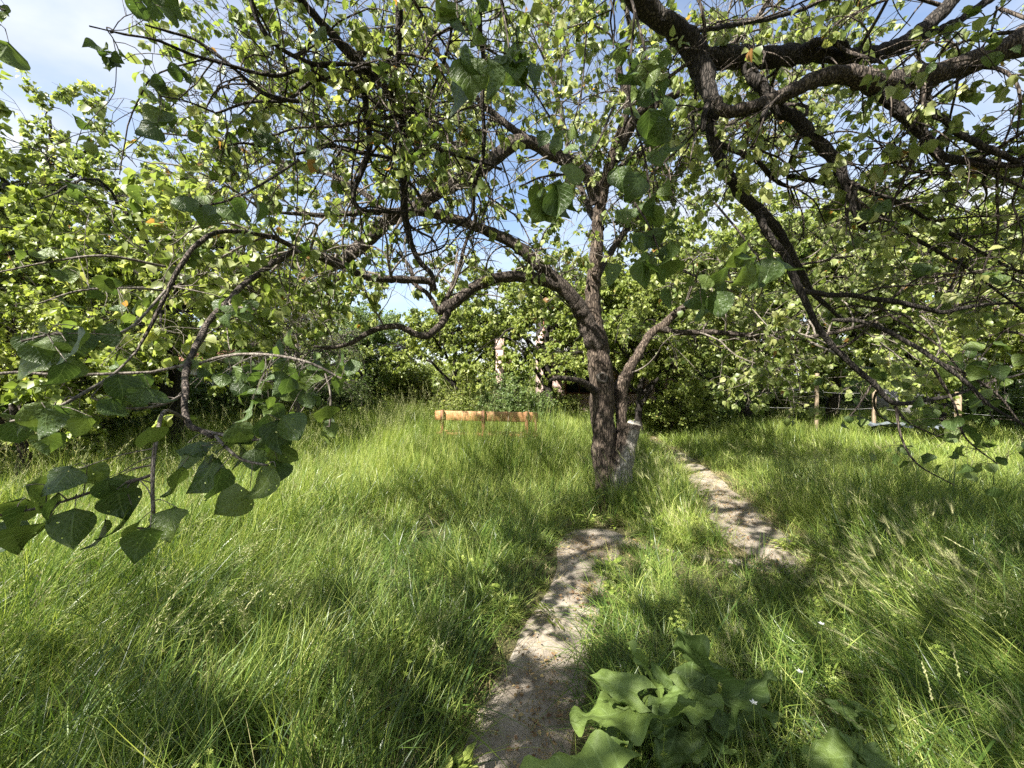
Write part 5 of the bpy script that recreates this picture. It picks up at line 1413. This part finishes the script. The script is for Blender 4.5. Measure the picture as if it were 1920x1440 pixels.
def inst_object(name, variants, pos, rot, scl, label, cat):
    """points that carry instances of a few tuft meshes (geometry nodes)"""
    c = bpy.data.collections.new(name + '_kinds')
    for k, me in enumerate(variants):
        o = bpy.data.objects.new('%s_kind' % name, me); c.objects.link(o)
    n = len(pos)
    me = bpy.data.meshes.new(name); me.vertices.add(n); me.vertices.foreach_set('co', np.asarray(pos, np.float32).ravel())
    a = me.attributes.new('rot', 'FLOAT_VECTOR', 'POINT'); a.data.foreach_set('vector', np.asarray(rot, np.float32).ravel())
    a = me.attributes.new('scl', 'FLOAT_VECTOR', 'POINT'); a.data.foreach_set('vector', np.asarray(scl, np.float32).ravel())
    a = me.attributes.new('idx', 'INT', 'POINT'); a.data.foreach_set('value', np.random.default_rng(n).integers(0, len(variants), n).astype(np.int32))
    ob = link(name, me)
    g = bpy.data.node_groups.new(name, 'GeometryNodeTree')
    g.interface.new_socket('Geometry', in_out='INPUT', socket_type='NodeSocketGeometry')
    g.interface.new_socket('Geometry', in_out='OUTPUT', socket_type='NodeSocketGeometry')
    gi = g.nodes.new('NodeGroupInput'); go = g.nodes.new('NodeGroupOutput')
    ip = g.nodes.new('GeometryNodeInstanceOnPoints'); ci = g.nodes.new('GeometryNodeCollectionInfo')
    ci.inputs['Collection'].default_value = c; ci.inputs['Separate Children'].default_value = True; ci.inputs['Reset Children'].default_value = True
    def na(nm, typ):
        q = g.nodes.new('GeometryNodeInputNamedAttribute'); q.data_type = typ; q.inputs['Name'].default_value = nm
        return q
    ra, sa, ia = na('rot', 'FLOAT_VECTOR'), na('scl', 'FLOAT_VECTOR'), na('idx', 'INT')
    e2r = g.nodes.new('FunctionNodeEulerToRotation')
    g.links.new(ra.outputs['Attribute'], e2r.inputs[0])
    g.links.new(gi.outputs[0], ip.inputs['Points']); g.links.new(ci.outputs[0], ip.inputs['Instance'])
    ip.inputs['Pick Instance'].default_value = True
    g.links.new(ia.outputs['Attribute'], ip.inputs['Instance Index'])
    g.links.new(e2r.outputs[0], ip.inputs['Rotation']); g.links.new(sa.outputs['Attribute'], ip.inputs['Scale'])
    g.links.new(ip.outputs[0], go.inputs[0])
    md = ob.modifiers.new('scatter', 'NODES'); md.node_group = g
    tag(ob, label, cat, kind='stuff')
    return ob
def tilt_euler(lx, ly, yaw):
    """yaw first, then lean towards (lx,ly)"""
    out = np.empty((len(lx), 3))
    for k in range(len(lx)):
        l = math.hypot(lx[k], ly[k])
        M = Matrix.Rotation(yaw[k], 3, 'Z')
        if l > 1e-4:
            M = Matrix.Rotation(l, 3, Vector((-ly[k], lx[k], 0))) @ M
        e = M.to_euler(); out[k] = (e.x, e.y, e.z)
    return out
rgx = np.random.default_rng(55)
def field(ymin, ymax, dens, rg, xmargin=1.5, keep=0.05):
    """points in the view wedge, off the path"""
    n = int(dens * (ymax - ymin) * (1.35 * (ymin + ymax) + 2 * xmargin))
    y = rg.uniform(ymin, ymax, n); x = rg.uniform(-1, 1, n) * (1.35 * ymax + xmargin)
    ok = np.abs(x) < 1.35 * y + xmargin
    x, y = x[ok], y[ok]
    pdist = path_dist(x, y)
    edge = 0.16 * np.array([mnoise.noise(Vector((a * 5, b * 5, 0))) for a, b in zip(x, y)])
    ok = pdist > keep + edge
    # bare ring where the trunk stands
    ok &= np.hypot(x - croot[0], y - croot[1]) > .22
    return x[ok], y[ok], pdist[ok]
def lean_field(x, y, rg):
    nz = np.array([mnoise.noise_vector(Vector((a * .7, b * .7, 1.0))) for a, b in zip(x, y)])
    nf = np.clip(1 - (y - 2.0) / 2.5, 0.12, 1)
    left = np.clip((-.2 - x) / 1.2, 0, 1); right = np.clip((x - .9) / 1.0, 0, 1)
    lx = (.42 * left - .8 * right) * nf + nz[:, 0] * .25 + rg.normal(size=len(x)) * .22
    ly = .1 * nf * left + .45 * right * nf + nz[:, 1] * .25 + rg.normal(size=len(x)) * .2
    return lx, ly
def hmap(x, y, pd):
    h = np.array([mnoise.noise(Vector((a * .55, b * .55, 7.0))) for a, b in zip(x, y)])
    h = .95 + .6 * h
    h *= np.where((x < 1.6) & (y > 5.4), 1.42, 1.12) * np.where((x > 2.4) & (y > 5), .85, 1.0)
    h *= np.clip(.42 + pd * 1.3, .42, 1.0)
    h *= 1 + .62 * np.clip(1 - np.hypot((x + .6) / 2.6, (y - 7.0) / 2.2), 0, .6) / .6
    h *= 1 - .45 * np.clip(1.6 - 1.6 * np.hypot((x - 2.0) / 1.0, (y - 2.7) / .8), 0, 1)
    # the strip between the camera and the middle of the path mouth stays low
    return h
def grass_layer(name, variants, ymin, ymax, dens, label, sx=1.0, hs=1.0, keep=.02, cat='grass', fil=None):
    rg = np.random.default_rng(abs(hash(name)) % 1000 + 1) if False else np.random.default_rng(len(name) * 37 + int(ymax * 10))
    x, y, pd = field(ymin, ymax, dens, rg, keep=keep)
    if fil is not None:
        k = fil(x, y, pd, rg); x, y, pd = x[k], y[k], pd[k]
    lx, ly = lean_field(x, y, rg)
    h = hmap(x, y, pd) * hs
    rot = tilt_euler(lx, ly, rg.uniform(0, 6.283, len(x)))
    z = ground_z(x, y)
    sc = np.stack([np.full(len(x), sx) * rg.uniform(.8, 1.25, len(x)), np.full(len(x), sx) * rg.uniform(.8, 1.25, len(x)), h * rg.uniform(.75, 1.2, len(x))], 1)
    print(name, len(x))
    return inst_object(name, variants, np.stack([x, y, z], 1), rot, sc, label, cat)
near_t = [tuft(k, 30, .085, .52, .0062, 6, .34, (.2, 1.9), (.05, .8)) for k in range(6)] + [tuft(20 + k, 42, .08, .46, .0030, 5, .38, (.3, 1.6), (.2, .9)) for k in range(3)]
near_f = [tuft(40 + k, 34, .075, .48, .0036, 5, .34, (.2, 1.3), (.2, 1.0), M_grass2) for k in range(5)]
far_t = [tuft(60 + k, 46, .16, .48, .0085, 3, .28, (.2, 1.1), (.1, .85), M_grass2) for k in range(5)] + [tuft(70, 46, .16, .5, .0085, 3, .28, (.2, 1.1), (.1, .7), M_grass)]
grass_layer('tall_grass', near_t, .35, 3.6, 95, 'tall dark green blades of grass filling the near meadow on both sides of the path')
grass_layer('fine_grass', near_f, .6, 3.6, 38, 'fine light green grass mixed through the near meadow', keep=.0)
grass_layer('meadow_grass', near_f + near_t[:2], 3.6, 7.0, 74, 'sunlit knee high grass of the middle meadow around the tree', sx=1.15, keep=.02)
grass_layer('distant_grass', far_t, 7.0, 14.0, 24, 'bright yellow green grass around and behind the bench', sx=1.1, hs=1.0)
grass_layer('remote_grass', far_t, 14.0, 30.0, 6, 'far strip of grass in front of the bushes', sx=1.7, hs=.95)
straw_t = [tuft(90 + k, 20, .09, .26, .003, 4, .6, (.2, 1.6), (0, 1), M_straw) for k in range(4)]
grass_layer('dry_grass', straw_t, .5, 8.5, 95, 'dry straw coloured grass along the path edges', keep=-.16, fil=lambda x, y, pd, rg: ((pd < .14) & (pd > -.10) & (rg.random(len(x)) < .8)) | ((pd < 0) & (x > 1.9) & (rg.random(len(x)) < .35)) | ((np.hypot(x - croot[0], y - croot[1]) < .7) & (rg.random(len(x)) < .6)))
thatch_t = [tuft(110 + k, 16, .1, .30, .0028, 4, .7, (.3, 1.8), (0, 1), M_straw) for k in range(3)] + [tuft(120, 7, .08, .5, .002, 4, .5, (.1, .8), (.3, 1), M_straw)]
grass_layer('dead_thatch', thatch_t, .5, 7.0, 14, 'withered straw blades left from last year inside the green meadow', keep=.1)
broad_t = [tuft(130 + k, 9, .05, .55, .011, 7, .42, (.4, 2.2), (.3, .85), M_grass) for k in range(4)]
grass_layer('broad_grass', broad_t, .6, 5.0, 20, 'clumps of broad bladed grass arching out of the finer meadow', keep=.08)
pan = [stalks(k, 7, .12, .72, 'panicle', M_grass2, M_seed) for k in range(4)] + [stalks(9, 6, .12, .74, 'spike', M_grass2, M_seed)]
grass_layer('seeding_grass', pan, .9, 7.5, 7.0, 'tall thin flowering grass stalks with pale seed heads', cat='grass', fil=lambda x, y, pd, rg: (pd > .12) & (rg.random(len(x)) < np.where(x < -1.5, 1.0, .3)))
grass_layer('far_seeding_grass', pan, 7.5, 15., 2.6, 'pale feathery seed heads above the far meadow on the left', sx=1.3, fil=lambda x, y, pd, rg: (rg.random(len(x)) < np.where(x < -1.0, 1.0, .25)))
bar = [stalks(30 + k, 11, .13, .52, 'barley', M_grass2, M_seed) for k in range(4)]
grass_layer('wild_barley', bar, 1.0, 4.8, 9, 'wild barley with long awns laid over by wind, right of the path', fil=lambda x, y, pd, rg: (x > .75 + .1 * y) & (pd > .05) & (rg.random(len(x)) < np.clip(1.2 - abs(x - 2.2) * .35, .1, 1)))
grass_layer('path_edge_grass', near_f[:3] + straw_t[:2], .8, 9.0, 22, 'sparse short green and dry tufts creeping over the trodden path', sx=.8, hs=.6, keep=-.3, fil=lambda x, y, pd, rg: (pd < .05) & (rg.random(len(x)) < np.where(x > 1.2, .6, np.where(pd > -.07, .5, .03))))
grass_layer('cleavers', [cleaver(k) for k in range(4)], 1.0, 3.4, 16, 'cleavers with whorled narrow leaves scrambling through the grass', fil=lambda x, y, pd, rg: (pd > .1) & (rg.random(len(x)) < np.where(x > .6, .8, .2)), hs=1.15)
grass_layer('low_weeds', [weed(k) for k in range(5)], 1.0, 7.0, 16, 'low broad leaved weeds at the path edges and the tree foot', keep=-.04, hs=1.1, fil=lambda x, y, pd, rg: (pd < .22) & (rg.random(len(x)) < .6) | ((pd < .9) & (np.hypot(x - .85, y - 4.2) < .7)))

# litter on the path: dead leaves, straw and crumbs of soil
rl_ = np.random.default_rng(91)
n = 7000
k = rl_.integers(0, 130, n); u = rl_.normal(size=n) * .55
tgp = unit(np.gradient(PTH[:, :2], axis=0)); nrp = np.stack([-tgp[:, 1], tgp[:, 0]], 1)
x = PTH[k, 0] + nrp[k, 0] * u * PTH[k, 2] + rl_.normal(size=n) * .04; y = PTH[k, 1] + nrp[k, 1] * u * PTH[k, 2] + rl_.normal(size=n) * .04
cl = np.array([mnoise.noise(Vector((a * 2.5, b * 2.5, 4))) for a, b in zip(x, y)])
ok = cl + rl_.normal(size=n) * .2 > .03; x, y = x[ok], y[ok]; n = len(x)
yaw = rl_.uniform(0, 6.283, n)
Y = unit(np.stack([np.cos(yaw), np.sin(yaw), rl_.normal(size=n) * .2], 1)); Zr = np.tile([0, 0, 1.], (n, 1)) + rl_.normal(size=(n, 3)) * .35
Z = unit(Zr - (Zr * Y).sum(1, keepdims=True) * Y); X = np.cross(Y, Z)
v, t = scatter(TL8, np.stack([x, y, rl_.uniform(.022, .034, n)], 1), X, Y, Z, rl_.uniform(.008, .03, n), rl_.uniform(.25, 1, n))
m = MB(); m.add(v, t); m.c[-1] = np.repeat(rl_.uniform(0, 1, n), 8)
ns = 4200
k = rl_.integers(0, 140, ns); u = rl_.normal(size=ns) * .7
x = PTH[k, 0] + nrp[k, 0] * u * PTH[k, 2]; y = PTH[k, 1] + nrp[k, 1] * u * PTH[k, 2]
cl = np.array([mnoise.noise(Vector((a * 2.5, b * 2.5, 4))) for a, b in zip(x, y)]) + rl_.normal(size=ns) * .2 > -.02; x, y = x[cl], y[cl]; ns = len(x)
yaw = rl_.uniform(0, 6.283, ns); ln = rl_.uniform(.02, .11, ns)
a = np.stack([x, y, rl_.uniform(.02, .03, ns)], 1); b = a + np.stack([np.cos(yaw) * ln, np.sin(yaw) * ln, rl_.uniform(-.003, .012, ns)], 1)
mid = (a + b) / 2 + rl_.normal(size=(ns, 3)) * [.004, .004, .001]
v, t = batch_tubes(np.stack([a, mid, b], 1), np.full((ns, 3), .0009), 3); m.add(v, t, .9)
o = m.build('leaf_litter', M_litter, smooth=True); tag(o, 'dead leaves and bits of straw scattered over the dirt path', 'litter', kind='stuff')

# small white flowers among the cleavers at the lower right
for k, (px, py, h_) in enumerate([(1413, 1318, .42), (1540, 1170, .5), (1500, 1260, .48), (1395, 1010, .4)]):
    p = G(px, py, h_); f = MB()
    for j in range(5):
        a = j * 1.2566; dr = np.array([math.cos(a), math.sin(a), .35]); s = np.array([-math.sin(a), math.cos(a), 0]); 
        f.add([(0, 0, 0), dr * .007 - s * .004, dr * .013, dr * .007 + s * .004], [(0, 1, 2), (0, 2, 3)], .5)
    root = empty('white_flower', (p[0], p[1], 0))
    tag(root, ['tiny white flower beside the big burdock leaves', 'tiny white flower high among laid over barley', 'tiny white flower between the two burdock plants', 'tiny white flower near the bend of the path'][k], 'flower')
    f.build('petals', M_white_petal, root, loc=(0, 0, h_))
    v, t = batch_tubes(np.array([[[0, 0, -.02], [.02, .01, h_ * .5], [0, 0, h_]]]), np.full((1, 3), .001), 4)
    g_ = MB(); g_.add(v, t); g_.build('stalk', M_grass2, root, smooth=True)
